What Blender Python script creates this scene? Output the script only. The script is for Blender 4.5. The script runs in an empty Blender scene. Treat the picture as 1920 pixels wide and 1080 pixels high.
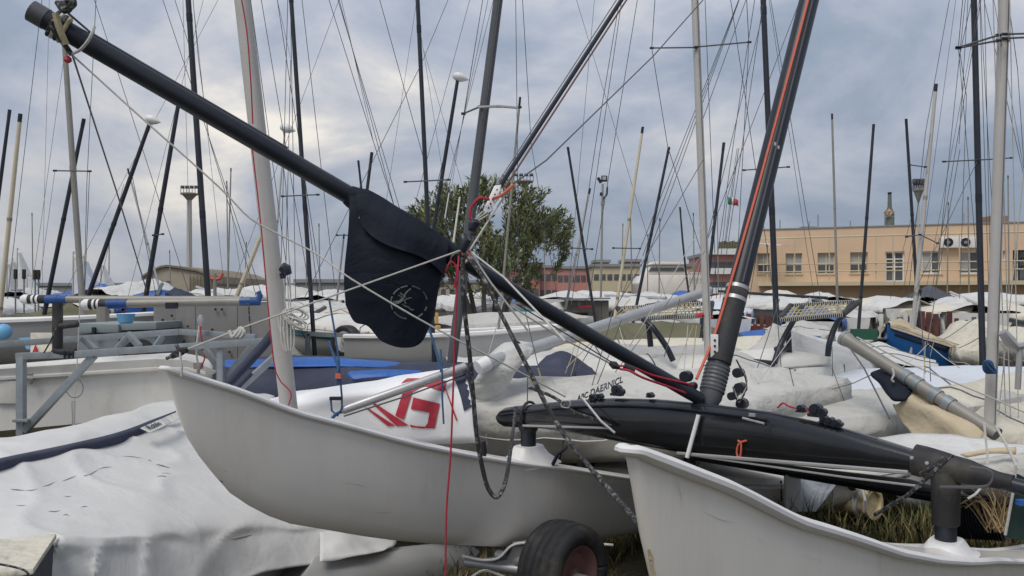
import bpy, bmesh, math, random
from mathutils import Vector, noise
C = bpy.context.scene.collection
S = bpy.context.scene
random.seed(7)
R = math.radians
# ---------------------------------------------------------------- camera
H, F, HY = 1.85, 1450.0, 560.0
cam = bpy.data.cameras.new('camera'); co = bpy.data.objects.new('camera', cam); C.objects.link(co)
co.location = (0, 0, H); co.rotation_euler = (R(90), 0, 0)
cam.sensor_width = 36; cam.lens = F*36/1920; cam.shift_y = 20/1920; cam.clip_end = 3000; cam.clip_start = .05
S.camera = co
# ---------------------------------------------------------------- sky
W = bpy.data.worlds.new('World'); S.world = W; W.use_nodes = True
nt = W.node_tree; N = nt.nodes; Lk = nt.links
for n in list(N): N.remove(n)
def nd(t, **k):
    n = N.new(t)
    for a, b in k.items(): setattr(n, a, b)
    return n
out = nd('ShaderNodeOutputWorld'); bg = nd('ShaderNodeBackground'); bg.inputs[1].default_value = .1
sky = nd('ShaderNodeTexSky'); sky.sky_type = 'NISHITA'; sky.sun_disc = False
SUN_EL, SUN_AZ = 58, 215
sky.sun_elevation = R(SUN_EL); sky.sun_rotation = R(SUN_AZ); sky.air_density = 1; sky.dust_density = 3
tc = nd('ShaderNodeTexCoord'); mp = nd('ShaderNodeMapping'); mp.inputs['Scale'].default_value = (1.0, 1.0, 2.1)
mp.inputs['Location'].default_value = (1.3, .4, .1); mp.inputs['Rotation'].default_value = (0, 0, -.30)
n1 = nd('ShaderNodeTexNoise'); n1.inputs['Scale'].default_value = 2.6; n1.inputs['Detail'].default_value = 7; n1.inputs['Roughness'].default_value = .56
n1.inputs['Distortion'].default_value = .35
cr = nd('ShaderNodeValToRGB')
el = cr.color_ramp.elements
el[0].position = .36; el[0].color = (.255, .315, .41, 1)
el[1].position = .70; el[1].color = (.92, .87, .79, 1)
for p, c in ((.45, (.32, .375, .47, 1)), (.54, (.455, .49, .57, 1)), (.62, (.62, .62, .64, 1))):
    e = el.new(p); e.color = c
mul = nd('ShaderNodeVectorMath', operation='SCALE'); mul.inputs[3].default_value = 9.3
mix = nd('ShaderNodeMix', data_type='RGBA'); mix.inputs[0].default_value = .93
sep = nd('ShaderNodeSeparateXYZ'); mr = nd('ShaderNodeMapRange')
mr.inputs[1].default_value = 0; mr.inputs[2].default_value = .42; mr.inputs[3].default_value = .72; mr.inputs[4].default_value = 1.0
mul2 = nd('ShaderNodeVectorMath', operation='SCALE')
Lk.new(tc.outputs['Generated'], mp.inputs[0]); Lk.new(mp.outputs[0], n1.inputs['Vector']); Lk.new(n1.outputs['Fac'], cr.inputs[0])
Lk.new(cr.outputs[0], mul.inputs[0]); Lk.new(tc.outputs['Generated'], sep.inputs[0]); Lk.new(sep.outputs[2], mr.inputs[0])
Lk.new(mul.outputs[0], mul2.inputs[0]); Lk.new(mr.outputs[0], mul2.inputs[3])
Lk.new(sky.outputs[0], mix.inputs[6]); Lk.new(mul2.outputs[0], mix.inputs[7]); Lk.new(mix.outputs[2], bg.inputs[0]); Lk.new(bg.outputs[0], out.inputs[0])
# ---------------------------------------------------------------- sun
sl = bpy.data.lights.new('sun', 'SUN'); sl.energy = 1.5; sl.angle = R(28); sl.color = (1, .95, .88)
so = bpy.data.objects.new('sun', sl); C.objects.link(so)
a = R(SUN_AZ); sd = Vector((math.sin(a)*math.cos(R(SUN_EL)), math.cos(a)*math.cos(R(SUN_EL)), math.sin(R(SUN_EL))))
so.rotation_euler = sd.to_track_quat('Z', 'Y').to_euler(); so.location = (0, -20, 40)
vs = S.view_settings; vs.view_transform = 'Standard'; vs.look = 'None'; vs.gamma = 1; vs.use_curve_mapping = False; vs.exposure = 0.36
# ---------------------------------------------------------------- materials
def mat(name, col, rough=.6, metal=0, var=.12, vs_=3.0, dirt=None, dirt_amt=0., ds=1.5, bump=0., bs=20., bump2=0., bs2=4., island=0., coat=0., stretch=(1, 1, 1), spec=.5):
    m = bpy.data.materials.new(name); m.use_nodes = True
    t = m.node_tree; n = t.nodes; l = t.links; b = n['Principled BSDF']
    b.inputs['Roughness'].default_value = rough; b.inputs['Metallic'].default_value = metal
    b.inputs['Coat Weight'].default_value = coat; b.inputs['Specular IOR Level'].default_value = spec
    tcn = n.new('ShaderNodeTexCoord'); mpn = n.new('ShaderNodeMapping'); mpn.inputs['Scale'].default_value = stretch
    l.new(tcn.outputs['Object'], mpn.inputs[0])
    ns = n.new('ShaderNodeTexNoise'); ns.inputs['Scale'].default_value = vs_; ns.inputs['Detail'].default_value = 5
    l.new(mpn.outputs[0], ns.inputs['Vector'])
    hs = n.new('ShaderNodeMix'); hs.data_type = 'RGBA'
    lo = [c*(1-var) for c in col]; hi = [min(1, c*(1+var)) for c in col]
    hs.inputs[6].default_value = (*lo, 1); hs.inputs[7].default_value = (*hi, 1)
    mrn = n.new('ShaderNodeMapRange'); mrn.inputs[1].default_value = .3; mrn.inputs[2].default_value = .7
    l.new(ns.outputs['Fac'], mrn.inputs[0]); l.new(mrn.outputs[0], hs.inputs[0])
    cur = hs.outputs[2]
    if dirt:
        nz = n.new('ShaderNodeTexNoise'); nz.inputs['Scale'].default_value = ds; nz.inputs['Detail'].default_value = 8; nz.inputs['Roughness'].default_value = .68
        l.new(mpn.outputs[0], nz.inputs['Vector'])
        r2 = n.new('ShaderNodeMapRange'); r2.inputs[1].default_value = .5; r2.inputs[2].default_value = .78; r2.inputs[4].default_value = dirt_amt
        l.new(nz.outputs['Fac'], r2.inputs[0])
        mx = n.new('ShaderNodeMix'); mx.data_type = 'RGBA'; mx.inputs[7].default_value = (*dirt, 1)
        l.new(cur, mx.inputs[6]); l.new(r2.outputs[0], mx.inputs[0]); cur = mx.outputs[2]
    if island:
        g = n.new('ShaderNodeNewGeometry'); h = n.new('ShaderNodeHueSaturation')
        r3 = n.new('ShaderNodeMapRange'); r3.inputs[3].default_value = 1-island; r3.inputs[4].default_value = 1+island
        r4 = n.new('ShaderNodeMapRange'); r4.inputs[3].default_value = .5-island*.08; r4.inputs[4].default_value = .5+island*.05
        l.new(g.outputs['Random Per Island'], r3.inputs[0]); l.new(r3.outputs[0], h.inputs['Value'])
        l.new(g.outputs['Random Per Island'], r4.inputs[0]); l.new(r4.outputs[0], h.inputs['Hue'])
        l.new(cur, h.inputs['Color']); cur = h.outputs[0]
    l.new(cur, b.inputs['Base Color'])
    if bump or bump2:
        prev = None
        for amt, sc in ((bump, bs), (bump2, bs2)):
            if not amt: continue
            bn = n.new('ShaderNodeTexNoise'); bn.inputs['Scale'].default_value = sc; bn.inputs['Detail'].default_value = 4
            bn.inputs['Distortion'].default_value = .6
            l.new(mpn.outputs[0], bn.inputs['Vector'])
            bp = n.new('ShaderNodeBump'); bp.inputs['Strength'].default_value = amt; bp.inputs['Distance'].default_value = .35/sc
            l.new(bn.outputs['Fac'], bp.inputs['Height'])
            if prev: l.new(prev, bp.inputs['Normal'])
            prev = bp.outputs[0]
        l.new(prev, b.inputs['Normal'])
    return m
M = dict(
 gel=mat('white_gelcoat', (.80, .76, .705), .27, var=.04, dirt=(.46, .39, .29), dirt_amt=.5, ds=1.5, bump=.03, bs=3, coat=.25, stretch=(1.8, 1.8, .4)),
 gel2=mat('old_white_gelcoat', (.70, .685, .645), .5, var=.05, dirt=(.32, .26, .18), dirt_amt=.6, ds=2.2, stretch=(1, 1, .45), bump=.05, bs=30),
 rim=mat('white_rub_rail', (.78, .77, .76), .4, var=.04, dirt=(.5, .44, .36), dirt_amt=.3, ds=5),
 greyhull=mat('grey_hull_paint', (.40, .40, .39), .5, var=.08, dirt=(.22, .2, .16), dirt_amt=.5),
 tarp=mat('white_tarpaulin', (.655, .65, .63), .5, var=.03, dirt=(.46, .44, .40), dirt_amt=.3, ds=1.6, bump=.06, bs=14, bump2=.18, bs2=3.0),
 tarp_w=mat('white_canvas', (.60, .595, .575), .8, var=.07, dirt=(.33, .29, .23), dirt_amt=.65, ds=1.3, bump=.5, bs=6, bump2=.7, bs2=2),
 tarp_c=mat('cream_canvas', (.64, .60, .50), .85, var=.07, dirt=(.32, .26, .17), dirt_amt=.6, ds=1.4, bump=.5, bs=6, bump2=.7, bs2=2),
 tarp_g=mat('pale_grey_canvas', (.52, .51, .48), .85, var=.08, dirt=(.28, .25, .20), dirt_amt=.7, ds=1.4, bump=.5, bs=6, bump2=.8, bs2=2),
 tarp_b=mat('blue_white_tarpaulin', (.62, .66, .72), .6, var=.05, dirt=(.42, .42, .42), dirt_amt=.4, bump=.25, bs=7, bump2=.3, bs2=2),
 beige=mat('beige_sailcloth', (.55, .46, .32), .85, var=.1, dirt=(.30, .21, .11), dirt_amt=.55, ds=2, bump=.25, bs=8, bump2=.3, bs2=2.5),
 olive=mat('olive_canvas', (.14, .135, .08), .9, var=.15, dirt=(.12, .11, .06), dirt_amt=.6, bump=.3, bs=7, bump2=.3, bs2=2),
 navy=mat('navy_canvas', (.035, .042, .075), .8, var=.18, dirt=(.11, .11, .12), dirt_amt=.35, bump=.2, bs=12, bump2=.3, bs2=3),
 blue=mat('blue_tarpaulin', (.025, .115, .40), .5, var=.15, dirt=(.02, .05, .14), dirt_amt=.5, bump=.3, bs=8, bump2=.3, bs2=2),
 bluehull=mat('blue_hull_paint', (.012, .10, .30), .35, var=.08, dirt=(.01, .03, .10), dirt_amt=.7, ds=.8),
 sky_b=mat('light_blue_paint', (.16, .42, .68), .5, var=.08, dirt=(.4, .4, .4), dirt_amt=.3),
 darkcov=mat('charcoal_cover', (.06, .065, .08), .8, var=.15, bump=.3, bs=6, bump2=.3, bs2=2),
 bag=mat('black_nylon', (.010, .014, .026), .75, spec=.25, var=.15, dirt=(.03, .032, .04), dirt_amt=.4, bump=.12, bs=14, bump2=.35, bs2=4),
 carbon=mat('black_carbon', (.013, .014, .017), .22, var=.2, dirt=(.05, .05, .05), dirt_amt=.25, ds=3, bump=.03, bs=60, coat=.4),
 blackm=mat('black_anodised', (.017, .021, .032), .38, spec=.4, var=.15, dirt=(.08, .08, .08), dirt_amt=.3, ds=5),
 rubber=mat('black_rubber', (.022, .022, .024), .7, var=.2, dirt=(.13, .115, .09), dirt_amt=.7, ds=5, bump=.25, bs=40),
 dark=mat('dark_mast_paint', (.02, .024, .034), .45, var=.2, dirt=(.07, .07, .07), dirt_amt=.3, ds=4),
 dgrey=mat('dark_grey_mast', (.085, .09, .10), .45, var=.12, dirt=(.04, .05, .04), dirt_amt=.5, ds=3),
 alu=mat('aluminium', (.50, .50, .50), .42, metal=.55, var=.08, dirt=(.25, .24, .22), dirt_amt=.4, ds=5),
 mastw=mat('pale_mast', (.50, .485, .46), .5, metal=.1, var=.06, dirt=(.33, .29, .24), dirt_amt=.5, ds=3),
 mastg=mat('weathered_grey_mast', (.30, .285, .255), .55, metal=.2, var=.12, dirt=(.16, .14, .11), dirt_amt=.5, ds=4),
 masty=mat('cream_mast', (.60, .53, .38), .5, var=.08),
 galv=mat('galvanised_steel', (.26, .29, .31), .5, metal=.35, var=.14, vs_=14, dirt=(.17, .16, .14), dirt_amt=.5, ds=5),
 wire=mat('stay_wire', (.13, .13, .14), .45, metal=.5, var=.1),
 wirel=mat('pale_rope', (.50, .49, .46), .8, var=.12, vs_=60),
 ropek=mat('black_rope', (.02, .02, .022), .85, var=.3, vs_=90, dirt=(.45, .45, .44), dirt_amt=.9, ds=45),
 roper=mat('red_rope', (.42, .025, .05), .7, var=.12, vs_=60),
 ropeo=mat('orange_rope', (.60, .13, .08), .7, var=.1, vs_=60),
 ropeb=mat('blue_rope', (.03, .09, .20), .8, var=.2, vs_=60),
 ropey=mat('straw_rope', (.42, .36, .22), .85, var=.15, vs_=40),
 red=mat('red_vinyl', (.47, .025, .05), .45, var=.05, dirt=(.55, .3, .3), dirt_amt=.2, ds=14),
 yellow=mat('yellow_plastic', (.62, .36, .05), .5, var=.1),
 bluet=mat('blue_foam', (.02, .075, .25), .6, var=.15, vs_=12),
 whitep=mat('white_paint', (.78, .78, .77), .45, var=.04, dirt=(.5, .47, .42), dirt_amt=.4, ds=4),
 ply=mat('grey_weathered_plywood', (.24, .23, .22), .8, var=.15, dirt=(.13, .12, .11), dirt_amt=.7, ds=2.2, stretch=(1, 1, .4), bump=.1, bs=20),
 locker=mat('grey_green_locker', (.25, .29, .30), .5, var=.08, dirt=(.15, .15, .14), dirt_amt=.45),
 maroon=mat('maroon_fence_paint', (.13, .045, .035), .8, var=.25, dirt=(.16, .13, .11), dirt_amt=.5, ds=3, bump=.1, bs=30),
 greyw=mat('grey_weathered_wood', (.20, .185, .165), .85, var=.2, dirt=(.1, .09, .08), dirt_amt=.5, ds=4, bump=.15, bs=30),
 leaf=mat('oleander_leaf', (.16, .19, .08), .5, var=.35, vs_=1.2, island=.55, dirt=(.16, .09, .03), dirt_amt=.45, ds=1.6),
 bark=mat('grey_bark', (.16, .145, .125), .9, var=.25, bump=.4, bs=25),
 dgreen=mat('dark_green_webbing', (.012, .035, .03), .8, var=.2),
 green=mat('green_board', (.03, .12, .075), .5, var=.1),
 peach=mat('peach_render', (.69, .50, .345), .9, var=.035, vs_=.7, dirt=(.44, .32, .21), dirt_amt=.35, ds=.5, bump=.05, bs=8),
 glass=mat('window_glass', (.09, .10, .11), .12, var=.3, vs_=1.2),
 blind=mat('window_blind', (.42, .43, .42), .8, var=.06),
 pink=mat('pink_render', (.42, .17, .14), .9, var=.1, vs_=.2),
 pink2=mat('pale_pink_render', (.50, .25, .22), .9, var=.1, vs_=.2),
 cream=mat('cream_render', (.58, .50, .34), .9, var=.06, vs_=.2),
 brick=mat('brick_top', (.30, .17, .11), .9, var=.15, vs_=1),
 tan=mat('tan_concrete', (.40, .355, .275), .9, var=.12, vs_=.5, dirt=(.2, .18, .15), dirt_amt=.5, ds=.6),
 tanroof=mat('brown_corrugated_roof', (.22, .18, .135), .85, var=.15, vs_=.6),
 greyb=mat('grey_building', (.27, .28, .29), .9, var=.12, vs_=.3),
 chim=mat('green_grey_tank', (.13, .15, .125), .7, var=.2, vs_=2),
 corr=mat('black_corrugated_plastic', (.055, .06, .072), .5, var=.2, dirt=(.1, .1, .1), dirt_amt=.4),
 pipe=mat('cracked_cream_foam', (.60, .50, .30), .85, var=.08, dirt=(.20, .11, .05), dirt_amt=.95, ds=4.5, bump=.2, bs=25),
 stone=mat('pale_stone', (.36, .35, .33), .95, var=.15, bump=.4, bs=12),
 grass=mat('grass_blades', (.095, .10, .035), .8, var=.3, vs_=2, island=.5, dirt=(.28, .22, .10), dirt_amt=.9, ds=2.5),
 straw=mat('dry_straw', (.38, .28, .14), .9, var=.2, island=.4),
 rim_r=mat('rusty_red_rim', (.17, .085, .078), .65, var=.15, dirt=(.12, .06, .04), dirt_amt=.6, ds=12),
 sailw=mat('white_sail', (.86, .86, .86), .7, var=.05, bump=.15, bs=4),
 teal=mat('teal_plastic', (.02, .20, .26), .5, var=.1),
 flagg=mat('flag_green', (.03, .22, .10), .8), flagr=mat('flag_red', (.5, .05, .05), .8),
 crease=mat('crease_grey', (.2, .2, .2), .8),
 skin=mat('lettering_black', (.02, .02, .022), .6, var=.1),
 emb=mat('emblem_print', (.15, .165, .17), .7, var=.2, vs_=40),
)
# ground material
gm = bpy.data.materials.new('dirt_and_grass'); gm.use_nodes = True
t = gm.node_tree; n = t.nodes; l = t.links; b = n['Principled BSDF']; b.inputs['Roughness'].default_value = .95
tcn = n.new('ShaderNodeTexCoord')
na = n.new('ShaderNodeTexNoise'); na.inputs['Scale'].default_value = .7; na.inputs['Detail'].default_value = 9; na.inputs['Roughness'].default_value = .65
nb = n.new('ShaderNodeTexNoise'); nb.inputs['Scale'].default_value = 26; nb.inputs['Detail'].default_value = 6; nb.inputs['Roughness'].default_value = .7
ra = n.new('ShaderNodeValToRGB'); e = ra.color_ramp.elements
e[0].position = .36; e[0].color = (.045, .05, .02, 1); e[1].position = .66; e[1].color = (.20, .165, .12, 1)
q = e.new(.5); q.color = (.09, .08, .045, 1)
rb = n.new('ShaderNodeValToRGB'); e = rb.color_ramp.elements; e[0].position = .35; e[0].color = (.45, .45, .45, 1); e[1].position = .7; e[1].color = (1.3, 1.25, 1.15, 1)
mx = n.new('ShaderNodeMix'); mx.data_type = 'RGBA'; mx.blend_type = 'MULTIPLY'; mx.inputs[0].default_value = 1
for x in (na, nb): l.new(tcn.outputs['Object'], x.inputs['Vector'])
l.new(na.outputs['Fac'], ra.inputs[0]); l.new(nb.outputs['Fac'], rb.inputs[0]); l.new(ra.outputs[0], mx.inputs[6]); l.new(rb.outputs[0], mx.inputs[7]); l.new(mx.outputs[2], b.inputs['Base Color'])
bp = n.new('ShaderNodeBump'); bp.inputs['Strength'].default_value = .7; bp.inputs['Distance'].default_value = .03; l.new(nb.outputs['Fac'], bp.inputs['Height']); l.new(bp.outputs[0], b.inputs['Normal'])
M['ground'] = gm
# ---------------------------------------------------------------- helpers
def P(px, py, d): return Vector(((px-960)/F*d, d, H+(HY-py)/F*d))
def px2w(w, d): return w*d/F
ORG = {}
def thing(name, label, cat, loc=(0, 0, 0), group=None):
    o = bpy.data.objects.new(name, None); C.objects.link(o); o.location = loc; o.empty_display_size = .1
    o['label'] = label; o['category'] = cat
    if group: o['group'] = group
    ORG[o.name] = Vector(loc); return o
def tag(o, label, cat, group=None):
    o['label'] = label; o['category'] = cat
    if group: o['group'] = group
    return o
def catmull(pts, n=6):
    pts = [Vector(p) for p in pts]
    if len(pts) < 3: return pts
    res = []; e = [pts[0]*2-pts[1]]+pts+[pts[-1]*2-pts[-2]]
    for i in range(1, len(e)-2):
        p0, p1, p2, p3 = e[i-1:i+3]
        for k in range(n):
            t = k/n
            res.append(.5*((2*p1)+(p2-p0)*t+(2*p0-5*p1+4*p2-p3)*t*t+(3*p1-p0-3*p2+p3)*t**3))
    res.append(pts[-1]); return res
class MB:
    def __init__(s): s.v = []; s.f = []
    def tube(s, pts, r, n=6, cap=True, flat=1.0, up=None):
        pts = [Vector(p) for p in pts]
        rr = r if isinstance(r, (list, tuple)) else [r]*len(pts)
        b0 = len(s.v); last = None
        for i, p in enumerate(pts):
            t = (pts[min(i+1, len(pts)-1)]-pts[max(i-1, 0)]).normalized()
            if last is None:
                u = Vector(up) if up else (Vector((0, 0, 1)) if abs(t.z) < .9 else Vector((1, 0, 0)))
                u = (u-t*u.dot(t)).normalized()
            else:
                u = (last-t*last.dot(t)).normalized()
            last = u; w = t.cross(u)
            for k in range(n):
                a = 2*math.pi*k/n
                s.v.append(p+(u*math.cos(a)*flat+w*math.sin(a))*rr[i])
        for i in range(len(pts)-1):
            for k in range(n):
                s.f.append((b0+i*n+k, b0+i*n+(k+1) % n, b0+(i+1)*n+(k+1) % n, b0+(i+1)*n+k))
        if cap:
            s.f.append(tuple(b0+k for k in range(n))[::-1]); s.f.append(tuple(b0+(len(pts)-1)*n+k for k in range(n)))
        return s
    def loft(s, rings, closed=True, cap=True):
        b0 = len(s.v); n = len(rings[0])
        for r in rings: s.v += [Vector(p) for p in r]
        m = n if closed else n-1
        for i in range(len(rings)-1):
            for k in range(m):
                s.f.append((b0+i*n+k, b0+i*n+(k+1) % n, b0+(i+1)*n+(k+1) % n, b0+(i+1)*n+k))
        if cap and closed:
            s.f.append(tuple(b0+k for k in range(n))[::-1]); s.f.append(tuple(b0+(len(rings)-1)*n+k for k in range(n)))
        return s
    def box(s, c, d, rz=0, ax=None):
        c = Vector(c); x, y, z = (Vector((math.cos(rz), math.sin(rz), 0)), Vector((-math.sin(rz), math.cos(rz), 0)), Vector((0, 0, 1))) if ax is None else ax
        b0 = len(s.v); d = [k/2 for k in d]
        for sx, sy, sz in ((-1, -1, -1), (1, -1, -1), (1, 1, -1), (-1, 1, -1), (-1, -1, 1), (1, -1, 1), (1, 1, 1), (-1, 1, 1)):
            s.v.append(c+x*sx*d[0]+y*sy*d[1]+z*sz*d[2])
        for f in ((3, 2, 1, 0), (4, 5, 6, 7), (0, 1, 5, 4), (1, 2, 6, 5), (2, 3, 7, 6), (3, 0, 4, 7)): s.f.append(tuple(b0+k for k in f))
        return s
    def bar(s, a, b, w, h, up=(0, 0, 1)):
        a = Vector(a); b = Vector(b); x = (b-a).normalized(); u = Vector(up)
        if abs(x.dot(u)) > .95: u = Vector((0, 1, 0))
        z = (u-x*u.dot(x)).normalized(); y = z.cross(x)
        return s.box((a+b)/2, ((b-a).length, w, h), ax=(x, y, z))
    def prism(s, poly, off):
        poly = [Vector(p) for p in poly]; off = Vector(off); b0 = len(s.v); n = len(poly)
        s.v += poly+[p+off for p in poly]
        s.f.append(tuple(range(b0, b0+n))[::-1]); s.f.append(tuple(range(b0+n, b0+2*n)))
        for k in range(n): s.f.append((b0+k, b0+(k+1) % n, b0+n+(k+1) % n, b0+n+k))
        return s
    def patch(s, rows, nu=6, nv=6, amp=0., fs=2., seed=0):
        g = [catmull(r, nu) for r in rows]; nc = len(g[0])
        cols = [catmull([r[j] for r in g], nv) for j in range(nc)]
        b0 = len(s.v); nr = len(cols[0])
        for i in range(nr):
            for j in range(nc):
                p = cols[j][i].copy()
                if amp:
                    q = p*fs+Vector((seed, 0, 0))
                    k = (noise.noise(q)+.5*noise.noise(q*2.3)+.3*abs(noise.noise(q*4.1)))*amp
                    p += Vector((0, -.5, .8))*k
                s.v.append(p)
        for i in range(nr-1):
            for j in range(nc-1):
                s.f.append((b0+i*nc+j, b0+i*nc+j+1, b0+(i+1)*nc+j+1, b0+(i+1)*nc+j))
        return s
    def build(s, name, m, parent=None, smooth=True, bevel=0, solid=0, kind=None, fix=True, ang=40):
        org = ORG.get(parent.name, Vector()) if parent else Vector()
        me = bpy.data.meshes.new(name); me.from_pydata([tuple(p-org) for p in s.v], [], s.f)
        if bevel or fix:
            bm = bmesh.new(); bm.from_mesh(me)
            if fix and not solid: bmesh.ops.recalc_face_normals(bm, faces=bm.faces)
            if bevel: bmesh.ops.bevel(bm, geom=bm.edges[:], offset=bevel, segments=2, profile=.6, affect='EDGES', clamp_overlap=True)
            bm.to_mesh(me); bm.free()
        me.materials.append(m if not isinstance(m, str) else M[m])
        if smooth:
            me.polygons.foreach_set('use_smooth', [True]*len(me.polygons)); me.set_sharp_from_angle(angle=R(ang))
        o = bpy.data.objects.new(name, me); C.objects.link(o)
        if parent: o.parent = parent; ORG[o.name] = org
        else: ORG[o.name] = Vector()
        if solid:
            md = o.modifiers.new('thickness', 'SOLIDIFY'); md.thickness = solid; md.offset = 0
        if kind: o['kind'] = kind
        return o
def tb(name, pts, r, m, parent=None, n=6, smooth_n=0, **k):
    if smooth_n: pts = catmull(pts, smooth_n)
    return MB().tube(pts, r, n, **k).build(name, m, parent)
def part(name, label): pass
# ---------------------------------------------------------------- ground
g = MB(); X0 = 1400
xs = [-X0, -300, -80, -30]+[i*1.5 for i in range(-14, 15)]+[30, 80, 300, X0]
ys = [-60, -8]+[i*.75 for i in range(-4, 36)]+[35, 60, 150, 500, X0]
ys = sorted(set(ys))
for y in ys:
    for x in xs:
        g.v.append(Vector((x, y, .05*noise.noise(Vector((x*.5, y*.5, 0))) if abs(x) < 25 and y < 28 else 0)))
nc = len(xs)
for i in range(len(ys)-1):
    for j in range(nc-1): g.f.append((i*nc+j, i*nc+j+1, (i+1)*nc+j+1, (i+1)*nc+j))
g.build('ground', 'ground')['kind'] = 'structure'

#@@SECTION_CAT
# ================================================================ CATAMARAN
U = Vector((.73, -.683, 0)); AFT = Vector((.68, .73, 0))
BL = Vector((-1.44, 3.22, 0)); BR = Vector((.227, 1.49, 0))
cat = thing('catamaran', 'beached catamaran with two white hulls, black arched beam and black mast', 'catamaran', (.9, 3.6, 0))
# profile along the hull: s, deck z, keel z (relative to camera height)
DK = [(0, -.288), (.12, -.335), (.3, -.405), (.55, -.52), (.8, -.605), (1.2, -.745), (1.6, -.865), (2.07, -.99), (2.5, -1.09), (3.0, -1.22), (3.85, -1.43), (5.0, -1.66)]
KL = [(0, -.31), (.05, -.49), (.10, -.62), (.185, -.74), (.28, -.86), (.42, -.975), (.58, -1.06), (.8, -1.14), (1.1, -1.25), (1.5, -1.37), (2.07, -1.52), (2.6, -1.63), (3.4, -1.74), (4.2, -1.82), (5.0, -1.83)]
def interp(tab, s):
    for (a, b), (c, d) in zip(tab, tab[1:]):
        if s <= c: return b+(d-b)*(s-a)/(c-a) if c > a else d
    return tab[-1][1]
def hw(s): return max(.008, min(.125, .012+.15*(1-math.exp(-s*1.25))))
def hull(base, name, flip):
    st = [0, .02, .05, .09, .14, .2, .28, .37, .47, .58, .7, .85, 1.0, 1.2, 1.4, 1.6, 1.8, 2.0, 2.25, 2.5, 2.8, 3.2, 3.7, 4.3, 5.0]
    rings = []; lipA = []; lipB = []
    for s in st:
        zd, zk = H+interp(DK, s), H+interp(KL, s); w = hw(s); c = base+AFT*s
        prof = [(0, 0), (.30, .04), (.62, .16), (.86, .36), (.97, .60), (1.0, .82), (.97, .97), (.93, 1.0)]
        ring = []
        for a, b in prof: ring.append(c+U*(w*a)+Vector((0, 0, zk+(zd-zk)*b)))
        ring.append(c+Vector((0, 0, zd+.02*min(1, s*2))))
        for a, b in prof[:0:-1]: ring.append(c-U*(w*a)+Vector((0, 0, zk+(zd-zk)*b)))
        rings.append(ring)
        lipA.append(c+U*(w+.004)+Vector((0, 0, zd-.004))); lipB.append(c-U*(w+.004)+Vector((0, 0, zd-.004)))
    h = MB().loft(rings).build(name, 'gel', cat, ang=55)
    lip = lipB[::-1]+[base-AFT*.018+Vector((0, 0, H+interp(DK, 0)-.002))]+lipA
    k = len(lipB)
    rad = [.021]*(k-3)+[.02, .019, .017]+[.015]+[.017, .019, .02]+[.021]*(k-3)
    MB().tube(catmull(lip, 2), [rad[min(len(rad)-1, int(i/2))] for i in range(2*(len(lip)-1)+1)], 10, flat=.72).build('gunwale', 'rim', h)
    return h
hl = hull(BL, 'hull', 1); hl['label'] = 'left white hull with upswept bow, farther from the viewer'
hr = hull(BR, 'hull', 0); hr['label'] = 'right white hull in the foreground, worn stem edge'
# beam
SB = 2.25; PL = BL+AFT*SB; PR = BR+AFT*SB
def beamp(t): return PL+(PR-PL)*t       # t along the beam, 0 left pylon, 1 right pylon
# top / bottom heights from photo columns
def colz(px, py, t): return H+(HY-py)/F*beamp(t).y
def t_of(px):
    q = (px-960)/F; return (q*PL.y-PL.x)/((PR.x-PL.x)-q*(PR.y-PL.y))
TOP = [(942, 773), (944, 768), (950, 764), (968, 761), (1000, 758), (1070, 750), (1150, 746), (1230, 748), (1320, 756), (1447, 772), (1563, 797), (1647, 822), (1720, 845)]
BOT = [(942, 790), (944, 796), (950, 800), (968, 801), (1000, 801), (1070, 811), (1150, 826), (1230, 840), (1320, 855), (1447, 868), (1563, 879), (1647, 883), (1720, 885)]
rings = []
for (px, a), (_, bb) in zip(TOP, BOT):
    t = t_of(px); c = beamp(t); z1, z0 = colz(px, a, t), colz(px, bb, t); zm = (z0+z1)/2; hh = (z1-z0)/2
    wd = .062
    rings.append([c+AFT*(wd*math.cos(x)*(abs(math.sin(x))**.0 if 1 else 1))+Vector((0, 0, zm+hh*math.copysign(abs(math.sin(x))**.8, math.sin(x)))) for x in [2*math.pi*k/18 for k in range(18)]])
beam = MB().loft(rings).build('front_beam', 'carbon', cat, ang=60)
def beamfront(px, py, off=.0):  # point on the near face of the beam
    t = t_of(px); c = beamp(t)-AFT*(.066+off); return Vector((c.x, c.y, H+(HY-py)/F*c.y))
# track along the beam top
tb('beam_track', catmull([beamfront(px, y+5, -.05) for px, y in TOP[1:-1]], 3), .008, 'blackm', beam)
tb('beam_ridge', catmull([beamfront(px, y+14, -.004) for px, y in TOP[2:-3]], 3), .006, 'blackm', beam)
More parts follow.
